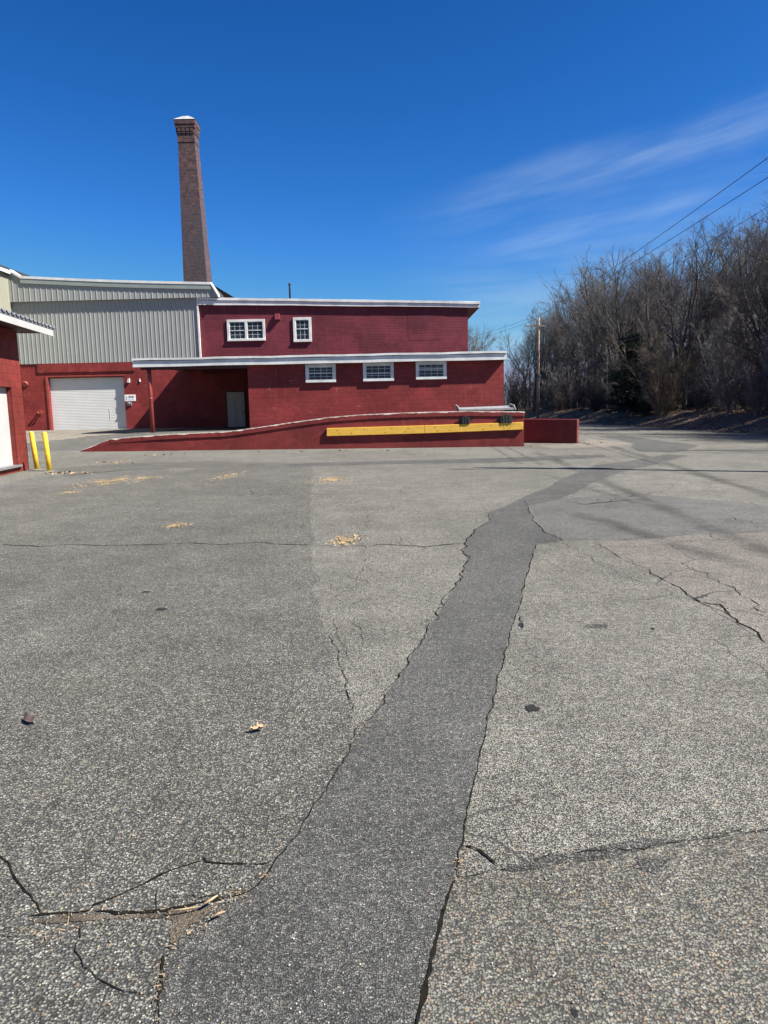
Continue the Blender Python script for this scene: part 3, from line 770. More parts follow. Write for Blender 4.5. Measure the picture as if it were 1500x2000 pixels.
# windows
window(lowb, xat(444, 645, YB), xat(518, 645, YB), zat(482, 666, YB), zat(482, 624, YB), YB, 2, 3, 4, 0.5, 0.13)
window(lowb, xat(573, 645, YB), xat(608.5, 645, YB), zat(590, 668, YB), zat(590, 620, YB), YB, 1, 3, 4, 0.55, 0.14)
window(lowb, xat(597, 730, YF), xat(656, 730, YF), zat(627, 747, YF), zat(627, 711, YF), YF, 1, 4, 4, 0.52, 0.13)
window(lowb, xat(709, 725, YF), xat(769, 725, YF), zat(740, 744.5, YF), zat(740, 708, YF), YF, 1, 4, 4, 0.42, 0.13)
window(lowb, xat(812, 722, YF), xat(872, 722, YF), zat(842, 741, YF), zat(842, 705.5, YF), YF, 1, 4, 4, 0.62, 0.13)
# porch post
mb = MB()
pb = P(299, 848, YF - .02)
mb.tube([(pb.x, pb.y, .3), (pb.x, pb.y, 3.0), (pb.x - .0, pb.y, zf0(RX0) - .1)], .095, 14)
mb.tube([(pb.x, pb.y, 2.2), (pb.x, pb.y, 2.26)], .107, 14)
mb.build('porch_post', M['red_plain'], lowb)
# porch door (six panels) in the back wall
dx0, dx1, dz0, dz1 = xat(444, 800, YB), xat(478, 800, YB), zat(462, 836, YB), zat(460, 766, YB)
mb = MB()
mb.box(dx0, dx1, YB - .03, YB - .004, dz0, dz1)
w = dx1 - dx0; h = dz1 - dz0
door = mb.build('door', M['grey_door'], lowb, .004)
mb = MB()
for i in range(2):
    for (a, b) in ((.05, .42), (.47, .78), (.83, .95)):
        xa, xb = dx0 + w * (.1 + .42 * i), dx0 + w * (.48 + .42 * i)
        za, zb = dz0 + h * a, dz0 + h * b
        t = .028
        mb.box(xa, xb, YB - .045, YB - .0305, za, za + t); mb.box(xa, xb, YB - .045, YB - .0305, zb - t, zb)
        mb.box(xa, xa + t, YB - .045, YB - .0305, za + t, zb - t); mb.box(xb - t, xb, YB - .045, YB - .0305, za + t, zb - t)
        mb.box(xa + .07, xb - .07, YB - .042, YB - .0305, za + .06, zb - .06)
mb.build('door_panel', M['grey_door'], door, .003)
mb = MB(); mb.tube([(dx1 - .07, YB - .03, dz0 + h * .46), (dx1 - .07, YB - .1, dz0 + h * .46)], [.02, .035], 10)
mb.build('door_knob', M['dark_metal'], door)
mb = MB(); mb.box(dx0 - .07, dx0 - .003, YB - .05, YB - .003, dz0, dz1 + .07); mb.box(dx1 + .003, dx1 + .07, YB - .05, YB - .003, dz0, dz1 + .07); mb.box(dx0 - .002, dx1 + .002, YB - .05, YB - .003, dz1 + .003, dz1 + .07)
mb.build('door_frame', M['soffit'], lowb)
# small grey boxes on the return wall beside the door
mb = MB(); x = XL
mb.box(x - .09, x - .003, YF + 5.2, YF + 5.8, 2.0, 2.4); mb.box(x - .1, x - .003, YF + 5.3, YF + 5.6, 1.5, 1.85); mb.tube([(x - .04, YF + 5.5, 2.4), (x - .04, YF + 5.5, 3.7)], .02, 6)
mb.build('switch_box', M['steel'], lowb, .006)
# red wall vent high on the upper wall
mb = MB(); vx, vz = xat(542, 619, YB), zat(542, 619, YB)
mb.hexa([(vx - .14, YB - .2, vz - .16), (vx + .14, YB - .2, vz - .16), (vx + .14, YB + .01, vz - .16), (vx - .14, YB + .01, vz - .16), (vx - .14, YB - .12, vz + .15), (vx + .14, YB - .12, vz + .15), (vx + .14, YB + .01, vz + .18), (vx - .14, YB + .01, vz + .18)])
mb.box(vx - .16, vx + .16, YB - .03, YB + .01, vz - .19, vz - .165)
mb.build('wall_vent', M['red_up'], lowb, .01)
# vent pipe on the roof
mb = MB(); vx = P(566, 570, YB + 2.5)
mb.tube([(vx.x, YB + 2.5, ut(vx.x) - .1), (vx.x, YB + 2.5, P(566, 560, YB + 2.5).z), (vx.x, YB + 2.5, P(566, 553, YB + 2.5).z)], .055, 8)
mb.tube([(vx.x, YB + 2.5, P(566, 557, YB + 2.5).z), (vx.x, YB + 2.5, P(566, 553, YB + 2.5).z)], .07, 8)
mb.build('vent_pipe', M['dark_metal'], lowb)

# ------------------------------------------------------------------ metal clad warehouse
ware = empty('metal_clad_warehouse', (-16, YB, YARD), 'long sage metal clad warehouse over a red block base with a white overhead door', 'building')
WX0, WX1 = -27.0, XU0 - .003
GX0, GX1, GZ0, GZ1 = xat(98, 790, YB), xat(244.5, 790, YB), zat(170, 840.5, YB), zat(168, 737.5, YB)
CB = zat(200, 708.5, YB)                          # bottom of the cladding
mb = MB()
mb.box(WX0, GX0, YB, YB + .3, .2, CB + .1); mb.box(GX1, WX1, YB, YB + .3, .2, CB + .1); mb.box(GX0, GX1, YB, YB + .3, GZ1, CB + .1)
mb.box(WX1, XL - .003, YB, YB + .3, .2, 3.69)
mb.build('base_wall', M['red_low'], ware)
# projecting header over the door, casting a strip of shade
mb = MB()
hx0, hx1 = xat(74, 728, YB), xat(264, 728, YB)
mb.box(hx0, hx1, YB - .055, YB - .003, zat(170, 726.5, YB), CB + .02)
mb.build('door_header', M['red_low'], ware, .012)
mb = MB()
mb.box(GX0 - .14, GX0 - .003, YB - .05, YB - .003, GZ0, GZ1 + .05); mb.box(GX0 - .14, GX1 + .1, YB - .03, YB - .003, GZ1 + .053, GZ1 + .13)
mb.build('door_guard', M['red_plain'], ware, .01)
# overhead door: slatted curtain set back
RC = 0.19
mb = MB()
n = 34
for i in range(n):
    za, zb = GZ0 - .03 + (GZ1 - GZ0 + .03) * i / n, GZ0 - .03 + (GZ1 - GZ0 + .03) * (i + 1) / n
    zm = za + (zb - za) * .82
    mb.face([(GX0, YB + RC, za), (GX1, YB + RC, za), (GX1, YB + RC - .006, zm), (GX0, YB + RC - .006, zm)])
    mb.face([(GX0, YB + RC - .006, zm), (GX1, YB + RC - .006, zm), (GX1, YB + RC, zb), (GX0, YB + RC, zb)])
mb.box(GX0, GX1, YB + RC + .01, YB + RC + .05, GZ0 - .03, GZ1)
od = mb.build('overhead_door', M['white_door'], ware)
mb = MB(); mb.box(GX0, GX1, YB + RC - .03, YB + RC - .008, GZ0 - .02, GZ0 + .06); mb.build('bottom_bar', M['white'], od)
mb = MB(); mb.box(GX1 - .98, GX1 - .955, YB + RC - .018, YB + RC - .008, GZ0 + .62, GZ0 + 1.2); mb.build('lock_bar', M['white'], od)
# cladding
mb = MB()
CT = zat(200, 575, YB)
ribbed(mb, WX0, WX1, YB - .05, lambda x: CB, lambda x: CT, .238)
mb.box(WX0, WX1, YB - .045, YB - .002, CB - .02, CB - .002, 1)
mb.build('cladding', [M['clad'], M['soffit']], ware)
mb = MB(); mb.box(WX1 - .07, WX1 + .02, YB - .12, YB - .003, CB - .02, CT - .3); mb.build('corner_trim', M['white'], ware)
# projecting upper band
BY = YB - .24
p = lambda px, py: (P(px, py, BY).x, P(px, py, BY).z)
A0, A1, A2, A3 = p(14, 526), p(40, 543), p(412, 555), p(427, 579)
B0, B1 = p(19, 590), p(427, 580)
def btop(x):
    if x < A1[0]: return A0[1] + (A1[1] - A0[1]) * (x - A0[0]) / (A1[0] - A0[0])
    if x < A2[0]:
        s = (x - A1[0]) / (A2[0] - A1[0]); return A1[1] + (A2[1] - A1[1]) * s - .05 * math.sin(math.pi * s)
    return A2[1] + (A3[1] - A2[1]) * (x - A2[0]) / (A3[0] - A2[0])
bbot = lin(B0[0], B0[1], B1[0], B1[1])
mb = MB()
xs = [WX0 + .0] 
ribbed(mb, B0[0] - .05, A2[0], BY, bbot, btop, .305, .035, .018)
mb.face([(A2[0], BY, bbot(A2[0])), (A3[0], BY, bbot(A3[0])), (A3[0], BY, A3[1]), (A2[0], BY, A2[1])])
mb.face([(B0[0] - .05, BY, bbot(B0[0])), (A3[0], BY, bbot(A3[0])), (A3[0], YB - .05, bbot(A3[0])), (B0[0] - .05, YB - .05, bbot(B0[0]))][::-1])
mb.face([(A3[0], BY, bbot(A3[0])), (A3[0], YB + .2, bbot(A3[0])), (A3[0], YB + .2, A3[1]), (A3[0], BY, A3[1])])
mb.build('upper_band', M['clad'], ware)
mb = MB(); mt = MB()
tp = [A0, ((A0[0] + A1[0]) / 2, (A0[1] + A1[1]) / 2), A1] + [(A1[0] + (A2[0] - A1[0]) * i / 14, btop(A1[0] + (A2[0] - A1[0]) * i / 14)) for i in range(1, 14)] + [A2, A3]
for (xa, za), (xb, zb) in zip(tp, tp[1:]):
    mb.hexa([(xa, BY - .09, za - .03), (xb, BY - .09, zb - .03), (xb, BY + .3, zb - .03), (xa, BY + .3, za - .03), (xa, BY - .09, za + .10), (xb, BY - .09, zb + .10), (xb, BY + .3, zb + .12), (xa, BY + .3, za + .12)])
    if xb <= A2[0] + .01 and xa >= A1[0] - .01:
        mt.hexa([(xa, BY - .07, za - .28), (xb, BY - .07, zb - .28), (xb, BY - .003, zb - .28), (xa, BY - .003, za - .28), (xa, BY - .07, za - .033), (xb, BY - .07, zb - .033), (xb, BY - .003, zb - .033), (xa, BY - .003, za - .033)])
mb.build('roof_trim', M['white'], ware); mt.build('gutter', M['trim_green'], ware)
# roof behind
mb = MB()
e = P(437, 579, YB + 3)
mb.face([(A1[0], BY + .3, A1[1] + .05), (A2[0], BY + .3, A2[1] + .05), (A2[0] + .1, YB + 9, A2[1] + .25), (A1[0], YB + 9, A1[1] + .25)])
mb.face([(A2[0], BY + .3, A2[1] + .08), (A3[0], BY + .3, A3[1] + .05), (e.x, YB + 3, e.z), (P(414, 557, YB + 3).x, YB + 3, P(414, 557, YB + 3).z)])
mb.face([(A3[0], BY + .3, A3[1] + .05), (A3[0], BY + .3, A3[1] - 1), (e.x, YB + 3, e.z - 1), (e.x, YB + 3, e.z)])
mb.build('roof', M['roof_dark'], ware)
# taller wing at the far left, running towards the viewer
wx = P(17, 565, BY).x
mb = MB()
zt_ = P(17, 533, BY).z
y = 30.0
while y < BY - .01:
    y2 = min(y + .3, BY)
    mb.face([(wx, y, 2.5), (wx, y2 - .06, 2.5), (wx, y2 - .06, zt_), (wx, y, zt_)])
    mb.face([(wx, y2 - .06, 2.5), (wx + .035, y2 - .04, 2.5), (wx + .035, y2 - .04, zt_), (wx, y2 - .06, zt_)])
    mb.face([(wx + .035, y2 - .04, 2.5), (wx, y2, 2.5), (wx, y2, zt_), (wx + .035, y2 - .04, zt_)])
    y = y2
mb.box(wx - 5, wx - .02, 30.003, YB - .06, 2.5, zt_)
mb.build('side_wing', M['clad_warm'], ware)
mb = MB()
q0, q1 = P(20, 533, BY), P(20, 524, BY)
mb.hexa([(q0.x - 4, 29.5, q0.z + .75), (q0.x + .02, 29.5, q0.z + .02), (q0.x + .02, YB + 3.2, q0.z + .02), (q0.x - 4, YB + 3.2, q0.z + .75),
         (q0.x - 4, 29.5, q1.z + 1.0), (q0.x + .02, 29.5, q1.z), (q0.x + .02, YB + 3.2, q1.z), (q0.x - 4, YB + 3.2, q1.z + 1.0)])
mb.build('wing_roof', M['roof_dark'], ware)
mb = MB(); mb.box(q0.x + .023, q0.x + .06, 29.5, BY - .1, q0.z - .08, q0.z + .1); mb.build('wing_fascia', M['white'], ware)
# fittings on the base wall
mb = MB()
hx, hz = xat(78, 806, YB), zat(78, 806, YB)
for s in (-.07, .1):
    mb.tube([(hx + s, YB, hz), (hx + s, YB - .12, hz), (hx + s * 1.25, YB - .2, hz - .03)], [.045, .045, .07], 10)
mb.tube([(hx + .015, YB + .005, hz), (hx + .015, YB - .02, hz)], .17, 16)
mb.build('hose_connection', M['red_plain'], ware)
mb = MB(); hx, hz = xat(50, 750.5, YB), zat(50, 750.5, YB)
mb.tube([(hx, YB + .005, hz), (hx, YB - .05, hz), (hx, YB - .1, hz - .02)], [.17, .17, .13], 16); mb.build('alarm_bell', M['red_plain'], ware)
mb = MB(); hx, hz = xat(251.5, 743.5, YB), zat(251.5, 743.5, YB)
mb.hexa([(hx - .09, YB - .09, hz - .10), (hx + .07, YB - .09, hz - .12), (hx + .07, YB + .01, hz - .08), (hx - .05, YB + .01, hz - .08), (hx - .02, YB - .12, hz + .10), (hx + .07, YB - .12, hz + .12), (hx + .07, YB + .01, hz + .12), (hx - .02, YB + .01, hz + .1)])
mb.build('security_light', M['white_bits'], ware); mb = MB()
hx2 = xat(273.5, 742, YB); mb.hexa([(hx2 - .03, YB - .06, hz - .07), (hx2 + .04, YB - .06, hz - .07), (hx2 + .04, YB + .01, hz - .07), (hx2 - .03, YB + .01, hz - .07), (hx2 - .02, YB - .03, hz + .1), (hx2, YB - .03, hz + .1), (hx2, YB + .01, hz + .1), (hx2 - .02, YB + .01, hz + .1)])
mb.build('wall_bracket', M['white_bits'], ware)
mb = MB(); hx, hz = xat(253, 788.5, YB), zat(253, 788.5, YB)
mb.box(hx - .13, hx + .14, YB - .05, YB + .01, hz - .11, hz + .1); mb.tube([(hx - .02, YB - .05, hz), (hx - .02, YB - .1, hz - .02)], [.09, .075], 12); mb.tube([(hx + .1, YB - .05, hz), (hx + .1, YB - .11, hz)], .035, 8)
mb.build('buzzer_box', M['steel'], ware, .01)

# sign beside the door
sx0, sx1, sz0, sz1 = xat(243.5, 776, YB), xat(265, 776, YB), zat(254, 783.5, YB), zat(254, 771, YB)
sg = empty('wall_sign', ((sx0 + sx1) / 2, YB, sz0), 'small white lettered sign on the red wall just right of the overhead door', 'sign')
mb = MB(); mb.box(sx0, sx1, YB - .022, YB - .003, sz0, sz1); mb.build('sign_board', M['sign_face'], sg, .006)
SW, SH = sx1 - sx0, sz1 - sz0
def lettering(txt, x, z, size, m, name='lettering'):
    cu = bpy.data.curves.new(name, 'FONT'); cu.body = txt; cu.size = size; cu.extrude = .003; cu.offset = size * .02
    tmp = bpy.data.objects.new(name, cu); COL.objects.link(tmp)
    dg = bpy.context.evaluated_depsgraph_get()
    me = bpy.data.meshes.new_from_object(tmp.evaluated_get(dg))
    COL.objects.unlink(tmp); bpy.data.objects.remove(tmp)
    me.transform(Matrix.Rotation(math.pi / 2, 4, 'X'))
    me.transform(Matrix.Translation((x - sg.location.x, YB - .0285 - sg.location.y, z - sg.location.z)))
    me.materials.clear(); me.materials.append(m)
    o = bpy.data.objects.new(name, me); COL.objects.link(o); o.parent = sg
    return o
for txt, u, v, k, ink in (('1', .09, .56, .36, 'ink_grey'), ('1', .17, .56, .36, 'ink_grey'), ('1', .09, .2, .36, 'ink_grey'), ('7', .17, .2, .36, 'ink_grey'),
                          ('M', .40, .64, .27, 'ink'), ('L', .51, .64, .27, 'ink'), ('C', .60, .64, .27, 'ink_red'), ('M', .72, .64, .27, 'ink')):
    lettering(txt, sx0 + SW * u, sz0 + SH * v, SH * k, M[ink])
mb = MB()
mb.box(sx0 + SW * .335, sx0 + SW * .35, YB - .027, YB - .0225, sz0 + SH * .1, sz0 + SH * .9, 0)
mb.box(sx0 + SW * .41, sx0 + SW * .9, YB - .027, YB - .0225, sz0 + SH * .53, sz0 + SH * .565, 0)
mb.box(sx0 + SW * .42, sx0 + SW * .58, YB - .027, YB - .0225, sz0 + SH * .15, sz0 + SH * .45, 1)
mb.box(sx0 + SW * .66, sx0 + SW * .84, YB - .027, YB - .0225, sz0 + SH * .18, sz0 + SH * .46, 2)
mb.build('printed_panel', [M['ink_grey'], M['tint_lilac'], M['tint_green']], sg)

# ------------------------------------------------------------------ chimney
SY = 72.0
c0, c1 = P(358.7, 552, SY), P(404.5, 552, SY)
t0, t1 = P(345.4, 275, SY), P(378.5, 275, SY)
cxm = (c0.x + c1.x) / 2 - .0
def half(z): return ((c1.x - c0.x) + ((t1.x - t0.x) - (c1.x - c0.x)) * (z - c0.z) / (t0.z - c0.z)) / 2
def cen(z): return (c0.x + c1.x) / 2 + ((t0.x + t1.x) / 2 - (c0.x + c1.x) / 2) * (z - c0.z) / (t0.z - c0.z)
hb = half(0)
stk = empty('brick_smokestack', (cen(10), SY + hb, 0), 'tall square tapering smokestack of sooty red brick with a corbelled top', 'chimney')
def ring(mb, z0, h0, z1, h1, mi=0):
    yc = SY + half(c0.z)
    x = cen(z0); x1 = cen(z1)
    mb.hexa([(x - h0, yc - h0, z0), (x + h0, yc - h0, z0), (x + h0, yc + h0, z0), (x - h0, yc + h0, z0), (x1 - h1, yc - h1, z1), (x1 + h1, yc - h1, z1), (x1 + h1, yc + h1, z1), (x1 - h1, yc + h1, z1)], mi)
ztop = t0.z
zpx = lambda y: P(362, y, SY).z
mb = MB(); ring(mb, -.3, half(-.3), zpx(275), half(zpx(275))); mb.build('shaft', M['stack'], stk)
mb = MB()
h = half(zpx(275))
ring(mb, zpx(275), h + .04, zpx(273.5), h + .04); ring(mb, zpx(273.5), h + .02, zpx(258), h + .03); 
ring(mb, zpx(258), h + .05, zpx(254), h + .05); ring(mb, zpx(254), h + .04, zpx(247), h + .04)
ring(mb, zpx(247), h + .14, zpx(240), h + .14); ring(mb, zpx(240), h + .19, zpx(231), h + .20)
x, yc = cen(zpx(252)), SY + half(c0.z)
for k in range(4):                                 # corbel brackets on all four sides
    o = -h + (2 * h) * (k + .5) / 4
    for s in (-1, 1):
        for (za, zb, d) in ((258, 254, .09), (254, 247, .12)):
            z0, z1 = zpx(za) + .003, zpx(zb) - .003
            d0 = h + .04
            y0 = yc + s * d0; y1 = yc + s * (h + d)
            mb.box(x + o - .15, x + o + .15, min(y0, y1), max(y0, y1), z0, z1)
            x0 = x + s * d0; x1 = x + s * (h + d)
            mb.box(min(x0, x1), max(x0, x1), yc + o - .15, yc + o + .15, z0, z1)
mb.build('corbelled_crown', M['stack'], stk)
mb = MB(); ring(mb, zpx(231) + .002, h + .22, zpx(231) + .52, h - .5); mb.build('cap', M['cap_conc'], stk)

# ------------------------------------------------------------------ left garage building
C0 = G(57, 917); C1 = G(0, 930)
dv = (C1 - C0); dv.z = 0; dv.normalize()           # along the wall towards the viewer
nv = Vector((-dv.y, dv.x, 0)); nv = nv if nv.x > 0 else -nv
def WP(px, py, off=0.0):                           # survey point on that wall's plane
    d = ray(px, py); o = C0 + nv * off
    t = (o.x * nv.x + o.y * nv.y) / (d.x * nv.x + d.y * nv.y)
    return Vector((d.x * t, d.y * t, CZ + d.z * t))
def along(p): return (Vector((p.x, p.y, 0)) - Vector((C0.x, C0.y, 0))).dot(dv)
def at(s, z, off=0.0): return Vector((C0.x, C0.y, 0)) + dv * s + nv * off + Vector((0, 0, z))
gar = empty('red_garage', (C0.x, C0.y, C0.z), 'red block garage at the left edge with a white roll door and corrugated eave', 'building')
dA = along(WP(26, 830)); dzT = WP(20, 757).z; dzB = WP(15, 911).z
WT = 3.9
def wbox(mb, s0, s1, z0, z1, o0, o1, mi=0):
    mb.obox(at(s0, z0, o0), dv * (s1 - s0), nv * (o1 - o0), Vector((0, 0, z1 - z0)), mi)
mb = MB()
wbox(mb, 0, dA, -.3, WT, -.3, 0); wbox(mb, dA, 9, dzT, WT, -.3, 0); wbox(mb, dA, 9, -.3, dzB - .02, -.3, 0)
mb.obox(at(0, -.3, -.303), nv * -9, dv * .3, Vector((0, 0, WT + .3)))
mb.build('wall', M['red_left'], gar)
mb = MB()
wbox(mb, dA - .22, dA - .003, dzB - .1, dzT + .2, .003, .05); wbox(mb, dA - .003, 9, dzT + .003, dzT + .2, .003, .05)
mb.build('door_surround', M['red_left'], gar, .01)
mb = MB(); wbox(mb, dA + .003, 9, dzB, dzT - .003, -.16, -.10); gd = mb.build('roll_door', M['dull_door'], gar)
mb = MB(); wbox(mb, dA - .15, 9, dzB - .06, dzB - .003, -.1, .09); mb.build('door_sill', M['steel'], gar)
# eave: the roof stops .8 m out from the wall
EO = 0.62
f0 = WP(102, 651, EO); fz0, fz1 = WP(102, 657, EO).z, WP(102, 645, EO).z
sE = along(f0)
mb = MB()
wbox(mb, sE, 10, fz0, fz1, EO, EO + .03); mb.build('fascia', M['dull_door'], gar)
mb = MB(); wbox(mb, sE + .01, 10, fz0 + .09, fz0 + .13, -.29, EO - .003); mb.build('eave_soffit', M['soffit'], gar)
mb = MB()
rz = WP(108, 641, EO + .07).z
# corrugated roof sheet, waves running down the slope
k = 0; s = sE - .18; pitch = .3
pr = []
while s < 10:
    pr += [(s, 0), (s + .05, .045), (s + .1, .045), (s + .15, 0)]; s += pitch
for (a, ha), (b, hb_) in zip(pr, pr[1:]):
    lo, hi = EO + .07, -6.0
    zl, zh = rz, rz + 1.1
    mb.face([at(b, zl + hb_, lo), at(a, zl + ha, lo), at(a, zh + ha, hi), at(b, zh + hb_, hi)][::-1])
    mb.face([at(b, zl + hb_ - .02, lo), at(a, zl + ha - .02, lo), at(a, zl + ha, lo), at(b, zl + hb_, lo)][::-1])
mb.obox(at(sE - .14, fz1 + .003, EO + .01), dv * 12, nv * .03, Vector((0, 0, max(.05, rz - fz1 - .04))))
mb.obox(at(sE + .02, fz1 - .05, -.29), dv * 12, nv * (EO + .285), Vector((0, 0, .12)))
mb.build('corrugated_roof', M['roof_metal'], gar)

# ------------------------------------------------------------------ bollards
def bollard(px, py, lab, lean):
    b = G(px, py); o = empty('bollard', b, lab, 'bollard', 'yellow bollards by the garage corner')
    mb = MB(); h = 1.03; r_ = .066
    top = b + Vector((lean, 0, h))
    mb.tube([b - Vector((0, 0, .05)), b.lerp(top, .5), top, top + Vector((0, 0, .025)), top + Vector((0, 0, .04))], [r_, r_, r_, r_ * .8, r_ * .35], 18)
    mb.build('post', M['yellow'], o)
    mb = MB(); mb.tube([b - Vector((0, 0, .04)), b + Vector((0, 0, .012))], [.16, .13], 14); mb.build('footing', M['concrete'], o)
bollard(73, 917, 'yellow steel bollard nearest the red garage corner', -.075)
bollard(97, 920, 'yellow steel bollard on the open side, nearer the dock wall', -.05)

# ------------------------------------------------------------------ dock wall
dock = empty('dock_wall', (-3, YW, 0), 'red painted concrete dock wall rising to the right with a yellow timber guard', 'wall')
WXR = P(1023.5, 840, YW).x
def profile(x0, x1, n): return [x0 + (x1 - x0) * i / n for i in range(n + 1)]
CAPH = 0.20
X0 = -12.35
mb = MB(); xs = profile(X0, WXR, 70)
def rel(x, z): return .010 * mnoise.noise(Vector((x * 3, z * 6, 1)))
for a, b in zip(xs, xs[1:]):
    za, zb = max(wtop(a) - CAPH, lot(a, 0) - .2), max(wtop(b) - CAPH, lot(b, 0) - .2)
    N = 5
    for j in range(N):
        q = []
        for x, zt in ((a, za), (b, zb)):
            z0 = lot(x, 0) - .25
            q.append([(x, YW + rel(x, z0 + (zt - z0) * jj / N), z0 + (zt - z0) * jj / N) for jj in (j, j + 1)])
        mb.face([q[0][0], q[1][0], q[1][1], q[0][1]], 0, True)
mb.box(WXR - .3, WXR, YW + .02, YF + 3, -.4, wtop(WXR) - .06)
mb.build('concrete_wall', M['red_conc'], dock)
mb = MB(); xs = profile(X0, WXR + .02, 150)
r = random.Random(12)
pv = None
for x in xs:
    z = wtop(x)
    dep = .035 * ss((x + 12) / 4)
    h_ = CAPH
    ch = .004 + .06 * max(0, mnoise.noise(Vector((x * 2.2, 0, 3)))) + r.uniform(0, .022)   # broken arris
    jj = r.uniform(-.006, .006)
    sec = [(x, YW + .02, z - h_), (x, YW - dep, z - h_ + .012), (x, YW - dep - jj, z - ch - .015), (x, YW - dep + ch * .8, z + jj * .5), (x, YW + .33, z)]
    if pv:
        for k, (p0, p1) in enumerate(zip(sec, sec[1:])):
            mb.face([pv[k], p0, p1, pv[k + 1]], 1 if k >= 2 else 0)
    pv = sec
mb.face(pv[::-1])
mb.build('wall_cap', [M['red_conc'], M['pale_conc']], dock)
# timber guard: two boards
tz = lambda px, py: P(px, py, YW - .1)
a0, a1, m0, m1, e0, e1 = tz(638, 852), tz(638, 836.5), tz(829, 846.5), tz(829, 831), tz(1022, 839), tz(1022, 824.5)
for q in ((a0, m0, m1, a1), (m0 + Vector((.012, 0, 0)), e0, e1, m1 + Vector((.012, 0, 0)))):
    mb = MB(); d = Vector((0, .1, 0))
    mb.hexa([q[0], q[1], q[1] + d, q[0] + d, q[3], q[2], q[2] + d, q[3] + d])
    gb = mb.build('timber_guard', M['timber'], dock, .012)
    mb = MB()
    nb = 4
    for i in range(nb):
        for zz in (.28, .72):
            f_ = (i + .25 + .3 * (zz > .5) + .28 * math.sin(i * 2.7 + zz * 5)) / nb; f_ = min(.97, max(.03, f_))
            c = q[0].lerp(q[1], f_).lerp(q[3].lerp(q[2], f_), zz)
            mb.tube([c + Vector((0, .01, 0)), c - Vector((0, .006, 0))], .017, 8)
    mb.build('bolt', M['dark_metal'], gb)
for (xa, xb, ya, yb) in ((901, 918, 828, 812.5), (978, 1000.5, 826.5, 808.5)):
    mb = MB(); p0, p1 = P(xa, ya, YW - .12), P(xb, yb, YW - .12)
    n = 7
    for i in range(n):
        x = p0.x + (p1.x - p0.x) * i / n; w = (p1.x - p0.x) / n
        mb.box(x, x + w - .006, YW - .13 - .012 * (i % 2), YW - .037, p0.z, p1.z - .05 * abs(i - 3) / 3)
    bm_ = mb.build('dock_bumper', M['rubber'], dock, .008)
    mb = MB(); mb.box(p0.x - .12, p0.x - .003, YW - .09, YW - .037, p0.z + .1, p0.z + .2); mb.box(p1.x + .003, p1.x + .1, YW - .08, YW - .037, p0.z + .12, p0.z + .2); mb.build('bumper_bracket', M['dark_metal'], bm_)

# dock plate lying on the dock edge
pl0, pl1 = P(900, 803, YW), P(1006, 800, YW)
plate = empty('dock_plate', ((pl0.x + pl1.x) / 2, YW + .4, wtop(pl0.x)), 'grey metal dock plate lying on the end of the red dock', 'dock plate')
mb = MB(); zt = wtop(pl0.x) + .012
mb.hexa([(pl0.x, YW + .10, zt), (pl1.x, YW + .10, zt), (pl1.x, YW + 1.5, zt + .0), (pl0.x, YW + 1.5, zt), (pl0.x, YW + .10, zt + .07), (pl1.x, YW + .10, zt + .09), (pl1.x, YW + 1.5, zt + .17), (pl0.x, YW + 1.5, zt + .13)])
mb.build('plate', M['galv'], plate, .008)
for x, s in ((pl0.x - .05, -1), (pl1.x + .02, 1)):
    mb = MB()
    mb.hexa([(x, YW + .08, zt), (x + .05, YW + .08, zt), (x + .05, YW + 1.2, zt), (x, YW + 1.2, zt), (x - .09, YW + .10, zt + .2), (x - .03, YW + .10, zt + .2), (x - .03, YW + .9, zt + .26), (x - .09, YW + .9, zt + .26)])
    mb.build('lug', M['galv'], plate, .02)

# low wing wall at the right of the dock
a, b = G(1030, 865), G(1127, 866)
dd = (b - a); dd.z = 0; dd.normalize(); a = a - dd * .9
nn = Vector((-dd.y, dd.x, 0))
ww = empty('wing_wall', (b.x, b.y, b.z), 'low dark red concrete wing wall standing at an angle right of the dock', 'wall')
L = (b - a).length; hL, hR = 1.06, 1.03
mb = MB(); nseg = 12
def fr(i, back, z):
    p = a + dd * (L * i / nseg) + (nn * .34 if back else Vector((0, 0, 0))); return (p.x, p.y, lot(p.x, 0) + z)
mb.hexa([fr(0, 0, -.2), fr(nseg, 0, -.2), fr(nseg, 1, -.2), fr(0, 1, -.2), fr(0, 0, hL), fr(nseg, 0, hR), fr(nseg, 1, hR), fr(0, 1, hL)])
mb.build('wall_body', M['red_conc'], ww, .03)
mb = MB()
r = random.Random(4)
for i in range(16):                                # chips down the end arris
    p = Vector(fr(nseg, 0, .08 + .92 * r.random())) + dd * .003 + nn * r.uniform(.0, .06)
    s_ = r.uniform(.012, .035)
    mb.obox(p, dd * .006, nn * s_, Vector((0, 0, s_ * r.uniform(.8, 2))))
mb.build('chipped_arris', M['pale_conc'], ww)
#@@WOODS
# ------------------------------------------------------------------ bare trees
def perp(d, r):
    v = Vector((r.uniform(-1, 1), r.uniform(-1, 1), r.uniform(-1, 1)))
    v = v - d * v.dot(d)
    return v.normalized() if v.length > 1e-4 else d.orthogonal().normalized()

def limb(mb, p, d, L, r0, r1, n, sides, r, wob, up):
    pts, dirs = [p.copy()], [d.copy()]
    for i in range(n):
        d = (d + perp(d, r) * r.uniform(0, wob) + Vector((0, 0, up))).normalized()
        p = p + d * (L / n)
        pts.append(p.copy()); dirs.append(d.copy())
    mb.tube(pts, [r0 + (r1 - r0) * i / n for i in range(n + 1)], sides, 0, False)
    return pts, dirs

